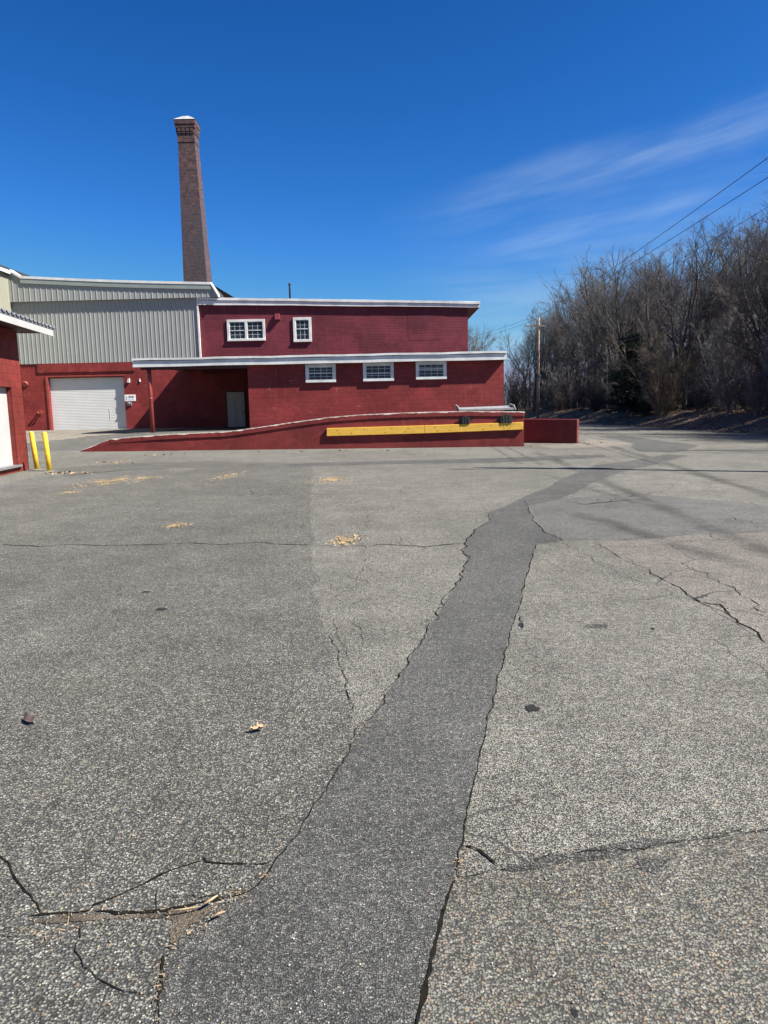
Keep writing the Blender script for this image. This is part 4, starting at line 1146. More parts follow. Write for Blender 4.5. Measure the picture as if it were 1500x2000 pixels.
def tree_meshes(seed, H, form='spread', density=1.0, lean=(0, 0), leaves=0, clear=.3):
    r = random.Random(seed)
    T, C = MB(), MB()
    base = Vector((0, 0, -.3))
    d0 = Vector((lean[0], lean[1], 1)).normalized()
    rb = 0.011 * H + .03
    rb = 0.012 * H + .03
    prim = []
    if form == 'spread':                          # short trunk that forks into fanning leaders
        pts, dirs = limb(T, base, d0, H * (clear + .08), rb, rb * .8, 8, 9, r, .07, .01)
        nl = r.choice((4, 5, 6))
        for k in range(nl):
            a = 6.283 * (k + r.uniform(-.3, .3)) / nl; ang = r.uniform(.12, .62)
            p, d = pts[-1 - (k % 3)], dirs[-1]
            u = perp(d, r); w_ = d.cross(u)
            dd = (d * math.cos(ang) + (u * math.cos(a) + w_ * math.sin(a)) * math.sin(ang)).normalized()
            L1 = H * r.uniform(.50, .62) / max(.8, math.cos(ang) ** .5)
            ra = rb * r.uniform(.45, .62)
            p1, d1 = limb(T, p, dd, L1, ra, ra * .16, 10, 6, r, .15, .035)
            prim.append((p1, d1, L1 * .62, ra, 10, .14))
            for q in range(4):                    # limbs off the leader
                i = r.randrange(2, 8); a2 = r.uniform(.4, .8)
                d2 = (d1[i] * math.cos(a2) + perp(d1[i], r) * math.sin(a2)).normalized()
                L2 = L1 * r.uniform(.35, .55) * (1.1 - i * .06); rc = ra * (1 - i * .075) * .55
                p2, dr2 = limb(T, p1[i], d2, L2, rc, rc * .2, 6, 5, r, .2, .06)
                prim.append((p2, dr2, L2, rc, 6, .2))
        for k in range(4):
            i = r.randrange(4, 8); a2 = r.uniform(.7, 1.2)
            d2 = (dirs[i] * math.cos(a2) + perp(dirs[i], r) * math.sin(a2)).normalized(); L2 = H * r.uniform(.18, .34)
            p2, dr2 = limb(T, pts[i], d2, L2, rb * .3, .012, 6, 5, r, .22, .05)
            prim.append((p2, dr2, L2, rb * .3, 6, .2))
    else:
        pts, dirs = limb(T, base, d0, H * .93, rb, rb * .15, 12, 8, r, .10, .02)
        n1 = max(5, int({'narrow': 16, 'pole': 12}[form] * density))
        for k in range(n1):
            t = clear + (1 - clear) * ((k + r.random()) / n1) ** .85
            f = min(t, .995) * 12; i = min(11, int(f)); p, d = pts[i].lerp(pts[i + 1], f - i), dirs[i]
            ang = r.uniform(.4, .8) * (1.15 - .5 * t)
            dd = (d * math.cos(ang) + perp(d, r) * math.sin(ang)).normalized()
            L1 = H * {'narrow': .36, 'pole': .25}[form] * r.uniform(.65, 1.1) * (1.05 - .5 * t)
            ra = rb * (1 - .8 * t) * .5 + .012
            p1, d1 = limb(T if L1 > .15 * H else C, p, dd, L1, ra, ra * .25, 6, 5, r, .22, .06)
            prim.append((p1, d1, L1, ra, 6, .22))
    for (p1, d1, L1, ra, NS, ts_) in prim:
        n2 = max(4, int((7 if NS == 6 else 9) * density * r.uniform(.8, 1.2)))
        for k2 in range(n2 + 1):
            t2 = ts_ + (1 - ts_) * (k2 + r.random()) / (n2 + 1); i = min(NS - 1, int(t2 * NS)); q = p1[i].lerp(p1[i + 1], t2 * NS - i)
            a2 = r.uniform(.35, .85)
            d2 = (d1[i] * math.cos(a2) + perp(d1[i], r) * math.sin(a2)).normalized()
            L2 = L1 * r.uniform(.3, .55) * (1.15 - .5 * t2)
            rc = max(.010, ra * .34 * (1.1 - t2 * .6))
            p2, dr2 = limb(C, q, d2, L2, rc, .007, 4, 4, r, .30, .05)
            n3 = max(3, int(5 * density))
            for k3 in range(n3 + 1):
                t3 = .2 + .8 * (k3 + r.random()) / (n3 + 1); j = min(3, int(t3 * 4)); s = p2[j].lerp(p2[j + 1], t3 * 4 - j)
                a3 = r.uniform(.3, .8); d3 = (dr2[j] * math.cos(a3) + perp(dr2[j], r) * math.sin(a3)).normalized()
                L3 = max(.3, L2 * r.uniform(.35, .6))
                p3, dr3 = limb(C, s, d3, L3, .0075, .0042, 2, 3, r, .28, .05)
                for k4 in range(r.choice((1, 2, 2))):
                    t4 = r.uniform(.2, 1); jj = min(1, int(t4 * 2)); u = p3[jj].lerp(p3[jj + 1], t4 * 2 - jj)
                    a4 = r.uniform(.3, .8); d4 = (dr3[jj] * math.cos(a4) + perp(dr3[jj], r) * math.sin(a4)).normalized()
                    limb(C, u, d4, L3 * r.uniform(.4, .75), .005, .0028, 1, 3, r, 0, .05)
                    for _ in range(leaves):
                        if r.random() < .5:
                            leafq(C, u + d4 * L3 * r.uniform(0, .6), r, .05, 1)
    return T, C

def leafq(mb, c, r, s, mi):
    a = Vector((r.uniform(-1, 1), r.uniform(-1, 1), r.uniform(-1, 1))).normalized(); b = perp(a, r)
    s *= r.uniform(.6, 1.3)
    mb.face([c, c + a * s + b * s * .45, c + a * s * 2, c + a * s - b * s * .45], mi)

def shrub_meshes(seed, H, stems=9, spread=.5, leaves=0, thin=1.0):
    r = random.Random(seed); C = MB(); T = MB()
    for k in range(stems):
        a = r.uniform(0, 6.283); t = r.uniform(.05, spread)
        d = Vector((math.cos(a) * t, math.sin(a) * t, 1)).normalized()
        L = H * r.uniform(.6, 1.05)
        b = Vector((math.cos(a) * .15 * r.random(), math.sin(a) * .15 * r.random(), -.15))
        p1, d1 = limb(T, b, d, L, .022 * thin + .002 * H, .006, 7, 5, r, .14, .02)
        for k2 in range(18):
            t2 = .03 + .97 * (k2 + r.random()) / 18; i = min(6, int(t2 * 7)); q = p1[i].lerp(p1[i + 1], t2 * 7 - i)
            a2 = r.uniform(.35, 1.0); d2 = (d1[i] * math.cos(a2) + perp(d1[i], r) * math.sin(a2)).normalized()
            L2 = L * r.uniform(.14, .34) * (1.2 - .6 * t2)
            p2, dr2 = limb(C, q, d2, L2, .0105, .006, 3, 3, r, .25, .05)
            for k3 in range(6):
                j = r.randrange(3); s = p2[j].lerp(p2[j + 1], r.random())
                a3 = r.uniform(.3, .9); d3 = (dr2[j] * math.cos(a3) + perp(dr2[j], r) * math.sin(a3)).normalized()
                p3, dr3 = limb(C, s, d3, L2 * r.uniform(.3, .65), .0075, .0045, 2, 3, r, .25, .04)
                for k4 in range(2):
                    a4 = r.uniform(.3, .9); d4 = (dr3[1] * math.cos(a4) + perp(dr3[1], r) * math.sin(a4)).normalized()
                    limb(C, p3[1], d4, L2 * .25, .006, .0035, 1, 3, r, 0, 0)
                for _ in range(leaves): leafq(C, p3[r.randrange(3)] + Vector((r.uniform(-.08, .08), r.uniform(-.08, .08), r.uniform(-.1, .05))), r, .045, 1)
    return T, C

def conifer_meshes(seed, H):
    r = random.Random(seed); T, C = MB(), MB()
    limb(T, Vector((0, 0, -.2)), Vector((0, 0, 1)), H, .13, .02, 10, 8, r, .05, .03)
    z = .5
    while z < H * .97:
        f = 1 - z / H
        for k in range(r.choice((4, 5, 6))):
            a = r.uniform(0, 6.283); L = H * .34 * (f ** .75) * r.uniform(.55, 1.2) + .25
            d = Vector((math.cos(a), math.sin(a), r.uniform(-.05, .35))).normalized()
            p1, d1 = limb(T, Vector((0, 0, z)), d, L, .025 * f + .01, .005, 4, 4, r, .15, -.02)
            for q in range(int(34 * L) + 12):
                t = r.uniform(.15, 1); i = min(3, int(t * 4)); c = p1[i].lerp(p1[i + 1], t * 4 - i)
                c = c + Vector((r.gauss(0, .16), r.gauss(0, .16), r.gauss(-.03, .09)))
                for _ in range(3):
                    a_ = (d1[i] + Vector((r.uniform(-1, 1), r.uniform(-1, 1), r.uniform(-.6, .6)))).normalized()
                    b_ = perp(a_, r); s = r.uniform(.07, .16)
                    C.face([c, c + a_ * s + b_ * s * .16, c + a_ * s * 2, c + a_ * s - b_ * s * .16], 0)
        z += r.uniform(.16, .3)
    return T, C

HT = {}
def proto(name, T, C, tm, cms, label, cat, group):
    root = empty(name, (0, 0, 0), label, cat, group)
    T.build('trunk' if cat == 'tree' else 'stems', tm, root); C.build('crown' if cat == 'tree' else 'twigs', cms, root)
    root['_free'] = 1
    HT[root.name] = max(max(v[2] for v in T.v), max(v[2] for v in C.v))
    return root

def place(src, loc, rot, sc, label=None, tilt=(0, 0), group=None):
    if src.get('_free'):
        o = src; del o['_free']
    else:
        o = src.copy(); COL.objects.link(o)
        for ch in src.children:
            c = ch.copy(); COL.objects.link(c); c.parent = o
    o.location = loc; o.rotation_euler = (tilt[0], tilt[1], rot); o.scale = (sc, sc, sc)
    if label: o['label'] = label
    if group: o['group'] = group
    return o

WOOD = 'bare leafless trees of the wood beyond the lot'
LB = 'bare leafless grey tree standing in the wood beyond the lot'
PT = []
for i, (form, dens, clear, tw) in enumerate([('spread', 1.0, .26, 'twig'), ('spread', 1.0, .20, 'twig'), ('narrow', 1.0, .38, 'twig'), ('spread', .9, .3, 'twig_red'), ('spread', .9, .32, 'twig'), ('narrow', 1.0, .3, 'twig'), ('spread', 1.0, .22, 'twig_red'), ('pole', 1.0, .35, 'twig_pale')]):
    T, C = tree_meshes(100 + i, 12.0, form, dens, (0, 0), 0, clear)
    PT.append(proto('bare_tree', T, C, M['bark'], M[tw], LB, 'tree', WOOD))
PS = []
SB, SG = 'leafless tangled shrub in the undergrowth at the edge of the wood', 'bare shrubs along the edge of the wood'
for i, (tw, lv, st, sp) in enumerate([('twig', 0, 10, .5), ('twig_pale', 0, 11, .45), ('twig', 2, 9, .6), ('twig_red', 1, 10, .5), ('twig_pale', 0, 8, .3)]):
    T, C = shrub_meshes(300 + i, 4.0, st, sp, lv)
    PS.append(proto('bare_shrub', T, C, M[tw], [M[tw], M['leaf_rust']], SB, 'shrub', SG))

SKY = [(850, 610), (915, 625), (950, 640), (1000, 648), (1050, 600), (1100, 560), (1130, 530), (1180, 505), (1230, 478), (1260, 440), (1290, 420), (1320, 405), (1345, 420), (1400, 445), (1440, 440), (1460, 400), (1480, 350), (1500, 335), (1600, 320), (2400, 300)]
def skyline(px):
    for (a, ya), (b, yb) in zip(SKY, SKY[1:]):
        if px <= b: return ya + (yb - ya) * (px - a) / (b - a)
    return 300
def pxof(p):
    v = CR.transposed() @ (Vector(p) - Vector((0, 0, CZ)))
    return 750 + F * v.x / -v.z, 1000 - F * v.y / -v.z
def height_for(x, y, z):
    px, py = pxof((x, y, z))
    ty = skyline(px)
    d = ray(px, ty)
    return CZ + d.z * (y / d.y) - z, px
r = random.Random(21)
cand = []
def far_enough(x, y, dmin):
    return all((x - a) ** 2 + (y - b) ** 2 > dmin * dmin for a, b in cand)
count = 0
tries = 0
while count < 96 and tries < 6000:
    tries += 1
    y = r.uniform(28, 128) if tries % 3 else r.uniform(92, 140)
    t = 4.5 + 17 * r.random() ** 1.1
    x = edge(y) + t / (0.45 if y > 90 else 1)
    if y > 90: x = edge(y) + r.uniform(3, 40)
    z = bank(x, y)
    h, px = height_for(x, y, z)
    if px < 860 or px > 2050: continue
    if px > 1560 and y < 34: continue
    if not far_enough(x, y, 1.9 if y < 90 else 2.6): continue
    cand.append((x, y))
    h = max(5.5, min(h, 19)) * r.uniform(.76, 1.02)
    pt_ = PT[r.randrange(8)]
    place(pt_, (x, y, z), r.uniform(0, 6.28), h / HT[pt_.name], None, (r.gauss(0, .04), r.gauss(0, .04)))
    count += 1
for i in range(16):
    y = r.uniform(23, 37); x = r.uniform(max(26, .74 * y + 3.5), 40)
    place(PT[r.choice((0, 1, 4, 6))], (x, y, bank(x, y)), r.uniform(0, 6.28), r.uniform(1.1, 1.4), None, (r.gauss(0, .04), r.gauss(0, .04)))
n_ = 0
while n_ < 14:
    y = r.uniform(27, 46); x = r.uniform(23.5, 35)
    if pxof((x, y, 1))[0] < 1650: continue
    n_ += 1
    place(PT[r.choice((0, 1, 4, 6))], (x, y, bank(x, y)), r.uniform(0, 6.28), r.uniform(.85, 1.1), None, (r.gauss(0, .04), r.gauss(0, .04)))
# skyline trees that stand out
def special(src, px, Y, top, label, rot, tilt=(0, 0), base=None):
    x = P(px, 800, Y).x; z = bank(x, Y)
    h, _ = height_for(x, Y, z)
    d = ray(px, top); h = CZ + d.z * (Y / d.y) - z
    return place(src, (x, Y, z), rot, h / HT[src.name], label, tilt)
special(PT[6], 1318, 60, 408, 'tallest bare tree rising from the middle of the wood above the evergreen', .4)
special(PT[0], 1210, 75, 470, 'bare tree with trunks leaning apart just left above the dark evergreen', 1.2, (0, .12))
special(PT[4], 1337, 58, 440, 'broad bare tree with dark spreading limbs right of the evergreen', 2.2)
special(PT[1], 1502, 46, 350, 'big bare tree cut by the right edge of the photo, its limbs reaching left', .3)
special(PT[2], 1420, 53, 440, 'upright bare tree with a dark straight trunk near the right edge', .9)
special(PT[3], 935, 120, 628, 'reddish bare tree just right of the maroon upper storey', .9)
for i in range(120):
    y = r.uniform(29, 108); t = 3.6 + 7 * r.random() ** 1.4
    x = edge(y) + (t if y < 90 else t * 2)
    z = bank(x, y)
    px, py = pxof((x, y, z))
    if px < 900 or px > 1650: continue
    k = r.choice((0, 0, 1, 2, 3, 4)) if px > 1190 else r.choice((0, 2, 2, 3, 3, 1))
    place(PS[k], (x, y, z), r.uniform(0, 6.28), r.uniform(.65, 1.5), None, (r.gauss(0, .05), r.gauss(0, .05)))
T, C = tree_meshes(222, 12.0, 'pole', .8, (0, 0), 0, .3)
SP = proto('pale_sapling', T, C, M['twig_pale'], M['twig_pale'], 'thin pale sapling trunk standing at the front of the wood', 'tree', 'pale saplings along the front of the wood')
n_ = 0
while n_ < 34:
    y = r.uniform(38, 100); x = edge(y) + r.uniform(3.6, 8) * (1 if y < 90 else 2)
    px = pxof((x, y, 1))[0]
    if not 990 < px < 1520: continue
    n_ += 1
    place(SP, (x, y, bank(x, y)), r.uniform(0, 6.28), r.uniform(.4, .72), None, (r.gauss(0, .07), r.gauss(0, .07)))
# evergreen and the golden shrub beside it
T, C = conifer_meshes(5, 5.0)
ev = proto('evergreen_tree', T, C, M['bark'], M['needle'], 'dark green evergreen, the only one, low among the bare trees', 'tree', None)
x = P(1230, 800, 64).x; place(ev, (x, 64, bank(x, 64)), .5, 1.45)
T, C = shrub_meshes(77, 7.2, 15, .6, 1)
gs = proto('golden_shrub', T, C, M['twig_gold'], [M['twig_gold'], M['leaf_brown']], 'tall golden tan twiggy shrub right of the dark evergreen', 'shrub', None)
x = P(1292, 800, 58).x; place(gs, (x, 58, bank(x, 58)), .5, 1.0)
T, C = shrub_meshes(78, 6.8, 15, .7, 0)
gs = proto('pale_shrub', T, C, M['twig_pale'], M['twig_pale'], 'pale grey many-stemmed shrub with long slanting stems near the right edge', 'shrub', None)
x = P(1425, 800, 49).x; place(gs, (x, 49, bank(x, 49)), .5, 1.05)

# far thicket that closes the view: one mass nobody could count
mb = MB(); r = random.Random(55)
for i in range(7000):
    y = r.uniform(29, 135) if i % 3 else r.uniform(92, 140)
    t = 4.6 + r.random() ** .8 * 30
    x = edge(y) + (t if y < 90 else t * 1.6)
    z = bank(x, y); hgt = r.uniform(1.2, 4.8) * (1.0 if y < 92 else 1.7)
    px, py = pxof((x, y, z))
    if px < 880 or px > 1600: continue
    d = Vector((r.gauss(0, .22), r.gauss(0, .22), 1)).normalized()
    pts, dr = limb(mb, Vector((x, y, z - .1)), d, hgt, r.uniform(.012, .03), .006, 3, 3, r, .2, .02)
    for k in range(6):
        j = r.randrange(3); s = pts[j].lerp(pts[j + 1], r.random())
        a = r.uniform(.4, 1.0); d2 = (dr[j] * math.cos(a) + perp(dr[j], r) * math.sin(a)).normalized()
        limb(mb, s, d2, hgt * r.uniform(.15, .4), .009, .004, 2, 3, r, .3, .03)
tag(mb.build('undergrowth_thicket', M['twig']), 'tangled mass of thin brown saplings and brambles filling the wood floor', 'undergrowth', None, 'stuff')
# fallen leaves on the bank
mb = MB(); r = random.Random(56)
for i in range(16000):
    y = r.uniform(27, 95); t = r.uniform(-.2, 10) ; x = edge(y) + t
    if t < .4 and r.random() < .6: x += .5
    c = Vector((x, y, bank(x, y) + .015 if t > .2 else max(lot(x, y) + .01, bank(x, y) + .015)))
    n_ = Vector((r.gauss(0, .5), r.gauss(0, .5), 1)).normalized(); a = perp(n_, r); b = n_.cross(a); s = r.uniform(.03, .09)
    mb.face([c - a * s, c - b * s * .6, c + a * s + n_ * s * .4, c + b * s * .6])
tag(mb.build('fallen_leaves', M['leaf_brown']), 'dry brown leaves littering the sloping bank under the trees', 'leaf litter', None, 'stuff')

# ------------------------------------------------------------------ utility poles and wires
def pole(base, H, label, arm, transformer=False, rot=0.0):
    o = empty('utility_pole', base, label, 'utility pole')
    mb = MB(); b = Vector(base)
    mb.tube([b - Vector((0, 0, .4)), b + Vector((0, 0, H * .5)), b + Vector((0, 0, H))], [.165, .14, .11], 12)
    mb.build('pole', M['wood_pole'], o)
    ca, sa = math.cos(rot), math.sin(rot)
    pts = []
    if arm:
        x0, x1, za = arm
        mb = MB(); mb.obox(b + Vector((x0 * ca, x0 * sa - .2, za - .06)), Vector(((x1 - x0) * ca, (x1 - x0) * sa, 0)), Vector((0, .1, 0)), Vector((0, 0, .12)))
        mb.build('crossarm', M['wood_pole'], o)
        for x in (x0 + .08, 0.0):
            zz = za + .06 if x else H
            q = b + Vector((x * ca, x * sa - (.15 if x else 0), zz)); mb = MB()
            mb.tube([q, q + Vector((0, 0, .08)), q + Vector((0, 0, .1)), q + Vector((0, 0, .2)), q + Vector((0, 0, .24))], [.02, .02, .07, .07, .03], 8); mb.build('insulator', M['steel'], o)
            pts.append(q + Vector((0, 0, .24)))
    if transformer:
        mb = MB(); q = b + Vector((.42, .0, H - 2.9)); mb.tube([q, q + Vector((0, 0, .95)), q + Vector((0, 0, 1.05))], [.27, .27, .2], 14); mb.build('transformer', M['steel'], o)
        mb = MB(); q = b + Vector((-.36, .15, H - 2.3)); mb.tube([q, q + Vector((0, 0, .8))], .2, 12); mb.build('transformer', M['steel'], o)
    return o, pts
pbase = P(1050.5, 812, 85.0)
pbase.z = bank(pbase.x, 85)
ztp = P(1049, 620, 85).z
o, ptsA = pole(pbase, ztp - pbase.z, 'weathered wooden utility pole with one crossarm at the edge of the wood', (-1.65, .75, P(1049, 637, 85).z - pbase.z))
nb_ = Vector((12.5, 15.85, lot(12.75, 0)))
o, ptsB = pole(nb_, 11.2, 'utility pole out of frame at the right whose long shadow crosses the lot', (-1.65, .75, 10.2), True)
def wire(a, b, sag, rad, label, n=28):
    mb = MB(); a, b = Vector(a), Vector(b)
    mb.tube([a.lerp(b, i / n) - Vector((0, 0, sag * 4 * (i / n) * (1 - i / n))) for i in range(n + 1)], rad, 5)
    tag(mb.build('overhead_wire', M['wire']), label, 'wire', 'overhead wires between the utility poles')
zt_a = ztp
def through(px, py, p0, label, sag, rad, far=17.3):
    """a wire from the far pole passing where it leaves the photo, on to the near pole"""
    Yq = 24.5; q = P(px, py, Yq)
    t = (far - 85) / (Yq - 85)
    e = Vector(p0) + (q - Vector(p0)) * t + Vector((0, 0, sag * .38 * 0))
    wire(p0, e, sag, rad, label)
    return e
e1 = through(1500, 300, ptsA[0], 'topmost overhead wire, from the left tip of the crossarm to the upper right', .35, .013)
e2 = through(1500, 338, ptsA[1], 'second overhead wire from the pole top to the upper right', .35, .013)
e3 = through(1500, 394, pbase + Vector((0, -.17, ztp - pbase.z - 1.6)), 'third overhead wire, thinner, passing in front of the bare crowns', .45, .009)
e4 = through(1500, 548, pbase + Vector((0, -.17, ztp - pbase.z - 4.4)), 'lowest sagging cable running in front of the wood', .8, .016)
wire(ptsA[0], ptsA[0] + Vector((-24, 60, -2.2)), .6, .013, 'overhead wire from the crossarm tip down to the left behind the maroon building')
wire(ptsA[1], ptsA[1] + Vector((-24, 60, -2.2)), .6, .013, 'overhead wire from the pole top down to the left behind the maroon building')

# ------------------------------------------------------------------ small things on the lot
def spill(px, py, rx, ry, n, label, seed, tails=()):
    c = Vector(gl(px, py)); r = random.Random(seed)
    sx = (Vector(gl(px + rx, py)) - c).length; sy = abs(gl(px, py - ry)[1] - c.y)
    mb = MB()
    for i in range(n):
        a = r.uniform(0, 6.283); q = min(2.2, abs(r.gauss(0, .62)))
        u, v = q * math.cos(a), q * math.sin(a)
        k = mnoise.noise(Vector((u * 2.2, v * 2.2, seed)))
        if k < -.02 and r.random() < .85: continue
        x, y = c.x + u * sx + v * sx * .25, c.y + v * sy
        s = r.uniform(.006, .014)
        z = lot(x, y) + .014 + r.random() * .006 * max(0, 1 - q)
        n_ = Vector((r.gauss(0, .4), r.gauss(0, .4), 1)).normalized(); a_ = perp(n_, r); b_ = n_.cross(a_)
        p = Vector((x, y, z))
        mb.face([p - a_ * s - b_ * s * .6, p + a_ * s - b_ * s * .6, p + n_ * s * .4]); mb.face([p + a_ * s - b_ * s * .6, p + a_ * s + b_ * s * .6, p + n_ * s * .4])
        mb.face([p + a_ * s + b_ * s * .6, p - a_ * s + b_ * s * .6, p + n_ * s * .4]); mb.face([p - a_ * s + b_ * s * .6, p - a_ * s - b_ * s * .6, p + n_ * s * .4])
    tag(mb.build('grain_spill', M['grain']), label, 'grain spill', 'spills of golden grain on the asphalt')
spill(225, 940, 48, 9, 2108, 'widest golden grain spill on the asphalt, in front of the yellow bollards', 1)
spill(290, 935, 26, 3, 310, 'thin golden grain trail right of the widest spill', 2)
spill(136, 963, 20, 3, 260, 'small faint grain streak nearest the left edge', 3)
spill(440, 931, 24, 8, 682, 'golden grain spill in line with the porch door', 4)
spill(648, 938, 38, 6, 1054, 'golden grain spill on the pale asphalt below the left end of the yellow timber', 5)
spill(343, 1028, 18, 4, 434, 'small golden grain spill alone on the dark asphalt', 6)
spill(676, 1057, 24, 9, 806, 'golden grain spill nearest the camera, beside the long crack', 7)
spill(240, 902, 26, 6, 372, 'scattered grain close to the tip of the red dock wall', 8)

def leafy(px, py, size, rot, m, label, name, curl=.3, outline=None):
    c = G(px, py, .01); mb = MB()
    out = outline
    pts = [(u * math.cos(rot) - v * math.sin(rot), u * math.sin(rot) + v * math.cos(rot), u, v) for u, v in out]
    top = [Vector((c.x + x * size, c.y + y * size, lot(c.x, 0) + .018 + size * curl * (abs(v) * .9 + .25 * u * u + .12 * math.sin(7 * u)))) for x, y, u, v in pts]
    ctr = []
    n = len(top)
    spine = [Vector((c.x + (u * math.cos(rot)) * size, c.y + u * math.sin(rot) * size, lot(c.x, 0) + .016 + size * curl * .25 * u * u)) for _, _, u, _ in pts]
    for i in range(n):
        j = (i + 1) % n
        if (spine[i] - spine[j]).length > 1e-5: mb.face([spine[i], spine[j], top[j], top[i]], 0, False)
    tag(mb.build(name, m), label, 'leaf' if 'leaf' in name else name.replace('_', ' '))
oak = [(-1.0, 0), (-.7, .05), (-.6, .3), (-.4, .18), (-.25, .5), (0, .22), (.15, .62), (.4, .26), (.6, .5), (.75, .2), (1, .05),
       (.8, -.2), (.6, -.46), (.4, -.25), (.15, -.6), (0, -.2), (-.25, -.45), (-.4, -.15), (-.6, -.28), (-.7, -.04)]
leafy(502, 1427, .045, .35, M['oakleaf'], 'dry tan lobed oak leaf lying on the dark asphalt', 'oak_leaf', .9, oak)
c = G(60, 1410, .01)
mb = MB()
for k in range(2):
    w = .02 + .0 * k
for i in range(8):
    a, b = i / 8, (i + 1) / 8
    def e_(t, s_, up): 
        ctr = Vector((c.x - .04 + .075 * t, c.y + .035 - .06 * t, c.z + .012)); w = .021 * math.sin(math.pi * (0.12 + .8 * t)) + .004
        return ctr + Vector((.6, .8, 0)) * w * s_ + Vector((0, 0, up))
    mb.face([e_(a, -1, 0), e_(b, -1, 0), e_(b, 0, .026), e_(a, 0, .026)]); mb.face([e_(a, 0, .026), e_(b, 0, .026), e_(b, 1, .004), e_(a, 1, .004)])
tag(mb.build('bark_piece', M['barkbit']), 'curled brown piece of bark on the asphalt at the left', 'bark')
def stick(pts, rad, label):
    mb = MB(); P_ = [G(x, y, .01) + Vector((0, 0, .012 + dz)) for x, y, dz in pts]
    mb.tube(P_, [rad * q for q in (1.0, 1.25, .6)][:len(P_)], 5)
    tag(mb.build('wood_splinter', M['debris']), label, 'splinter', 'splinters in the broken corner of asphalt')
stick([(398, 1778, .01), (412, 1772, .014), (426, 1765, .018)], .0042, 'longest pale splinter propped in the asphalt crack')
stick([(416, 1799, .004), (428, 1794, .006), (440, 1789, .004)], .0038, 'short pale splinter lying right of the sand')
stick([(330, 1788, .004), (360, 1785, .005), (392, 1779, .004)], .0025, 'thin straw-like splinter along the edge of the crack')
# straw bits and crumbs round the broken corner
mb = MB(); r = random.Random(61)
for i in range(260):
    s0 = r.choice([((60, 1795), (440, 1768)), ((440, 1768), (335, 1850)), ((335, 1850), (300, 1980)), ((885, 1715), (905, 1650)), ((20, 1822), (160, 1812)), ((440, 1760), (540, 1690)), ((690, 1455), (790, 1310))])
    t = r.random(); p = G(s0[0][0] + (s0[1][0] - s0[0][0]) * t + r.gauss(0, 7), s0[0][1] + (s0[1][1] - s0[0][1]) * t + r.gauss(0, 6), .012)
    a = r.uniform(0, 6.28); l = r.uniform(.002, .009) * (1 if r.random() < .93 else 2); w = r.uniform(.0006, .0016)
    d = Vector((math.cos(a), math.sin(a), r.uniform(-.1, .25))) * l; e = Vector((-math.sin(a), math.cos(a), 0)) * w
    p.z = lot(p.x, 0) + .0062
    mb.hexa([p - d - e, p + d - e, p + d + e, p - d + e] + [q + Vector((0, 0, w * 1.5)) for q in (p - d - e, p + d - e, p + d + e, p - d + e)], i % 2)
tag(mb.build('straw_crumbs', [M['debris'], M['sand']]), 'loose straw and crumbs gathered along the cracks in the foreground', 'litter', None, 'stuff')
mb = MB(); r = random.Random(62)                   # loose stones shed by the old surface
ICO = [(-.5, 0, .85), (.5, 0, .85), (-.5, 0, -.85), (.5, 0, -.85), (0, .85, .5), (0, .85, -.5), (0, -.85, .5), (0, -.85, -.5), (.85, .5, 0), (-.85, .5, 0), (.85, -.5, 0), (-.85, -.5, 0)]
ICF = [(0, 4, 1), (0, 9, 4), (9, 5, 4), (4, 5, 8), (4, 8, 1), (8, 10, 1), (8, 3, 10), (5, 3, 8), (5, 2, 3), (2, 7, 3), (7, 10, 3), (7, 6, 10), (7, 11, 6), (11, 0, 6), (0, 1, 6), (6, 1, 10), (9, 0, 11), (9, 11, 2), (9, 2, 5), (7, 2, 11)]
for i in range(420):
    px, py = r.uniform(-60, 1560), 1180 + 860 * r.random() ** .8
    p = G(px, py); s = r.uniform(.0015, .0038)
    z = lot(p.x, 0) + .004 + s * .5
    sx, sy = r.uniform(.7, 1.3), r.uniform(.7, 1.3); ca, sa = math.cos(i), math.sin(i)
    V = [Vector((p.x + s * (x * sx * ca - y * sy * sa), p.y + s * (x * sx * sa + y * sy * ca), z + s * q * .8)) for x, y, q in ICO]
    b = len(mb.v); mb.v += [tuple(v) for v in V]
    for f in ICF: mb.f.append(tuple(b + k for k in f)); mb.m.append(i % 3); mb.sm.append(True)
M['st1'] = plain('loose_stone_grey', (0.28, 0.275, 0.26), .8); M['st2'] = plain('loose_stone_pale', (0.42, 0.41, 0.38), .8); M['st3'] = plain('loose_stone_tan', (0.30, 0.22, 0.15), .8)
tag(mb.build('loose_stones', [M['st1'], M['st2'], M['st3']]), 'small loose stones scattered over the worn asphalt', 'gravel', None, 'stuff')
# litter at wall feet
mb = MB(); r = random.Random(63)
for (px, py, n, s_) in ((1145, 866, 26, 16), (130, 925, 34, 26), (1040, 872, 10, 20), (220, 905, 12, 20), (300, 890, 12, 60), (600, 882, 16, 140)):
    for i in range(n):
        p = G(px + r.gauss(0, s_), py + r.gauss(0, 1.4)); a = r.uniform(0, 6.28); l = r.uniform(.02, .09)
        d = Vector((math.cos(a), math.sin(a), r.uniform(0, .3))) * l; e = Vector((-math.sin(a), math.cos(a), 0)) * l * .35
        p.z = lot(p.x, 0) + .02
        mb.face([p - d, p - e, p + d, p + e + Vector((0, 0, l * .5))], i % 2)
tag(mb.build('leaf_debris', [M['leaf_brown'], M['debris']]), 'dry leaves and scraps blown against the feet of the walls', 'litter', None, 'stuff')

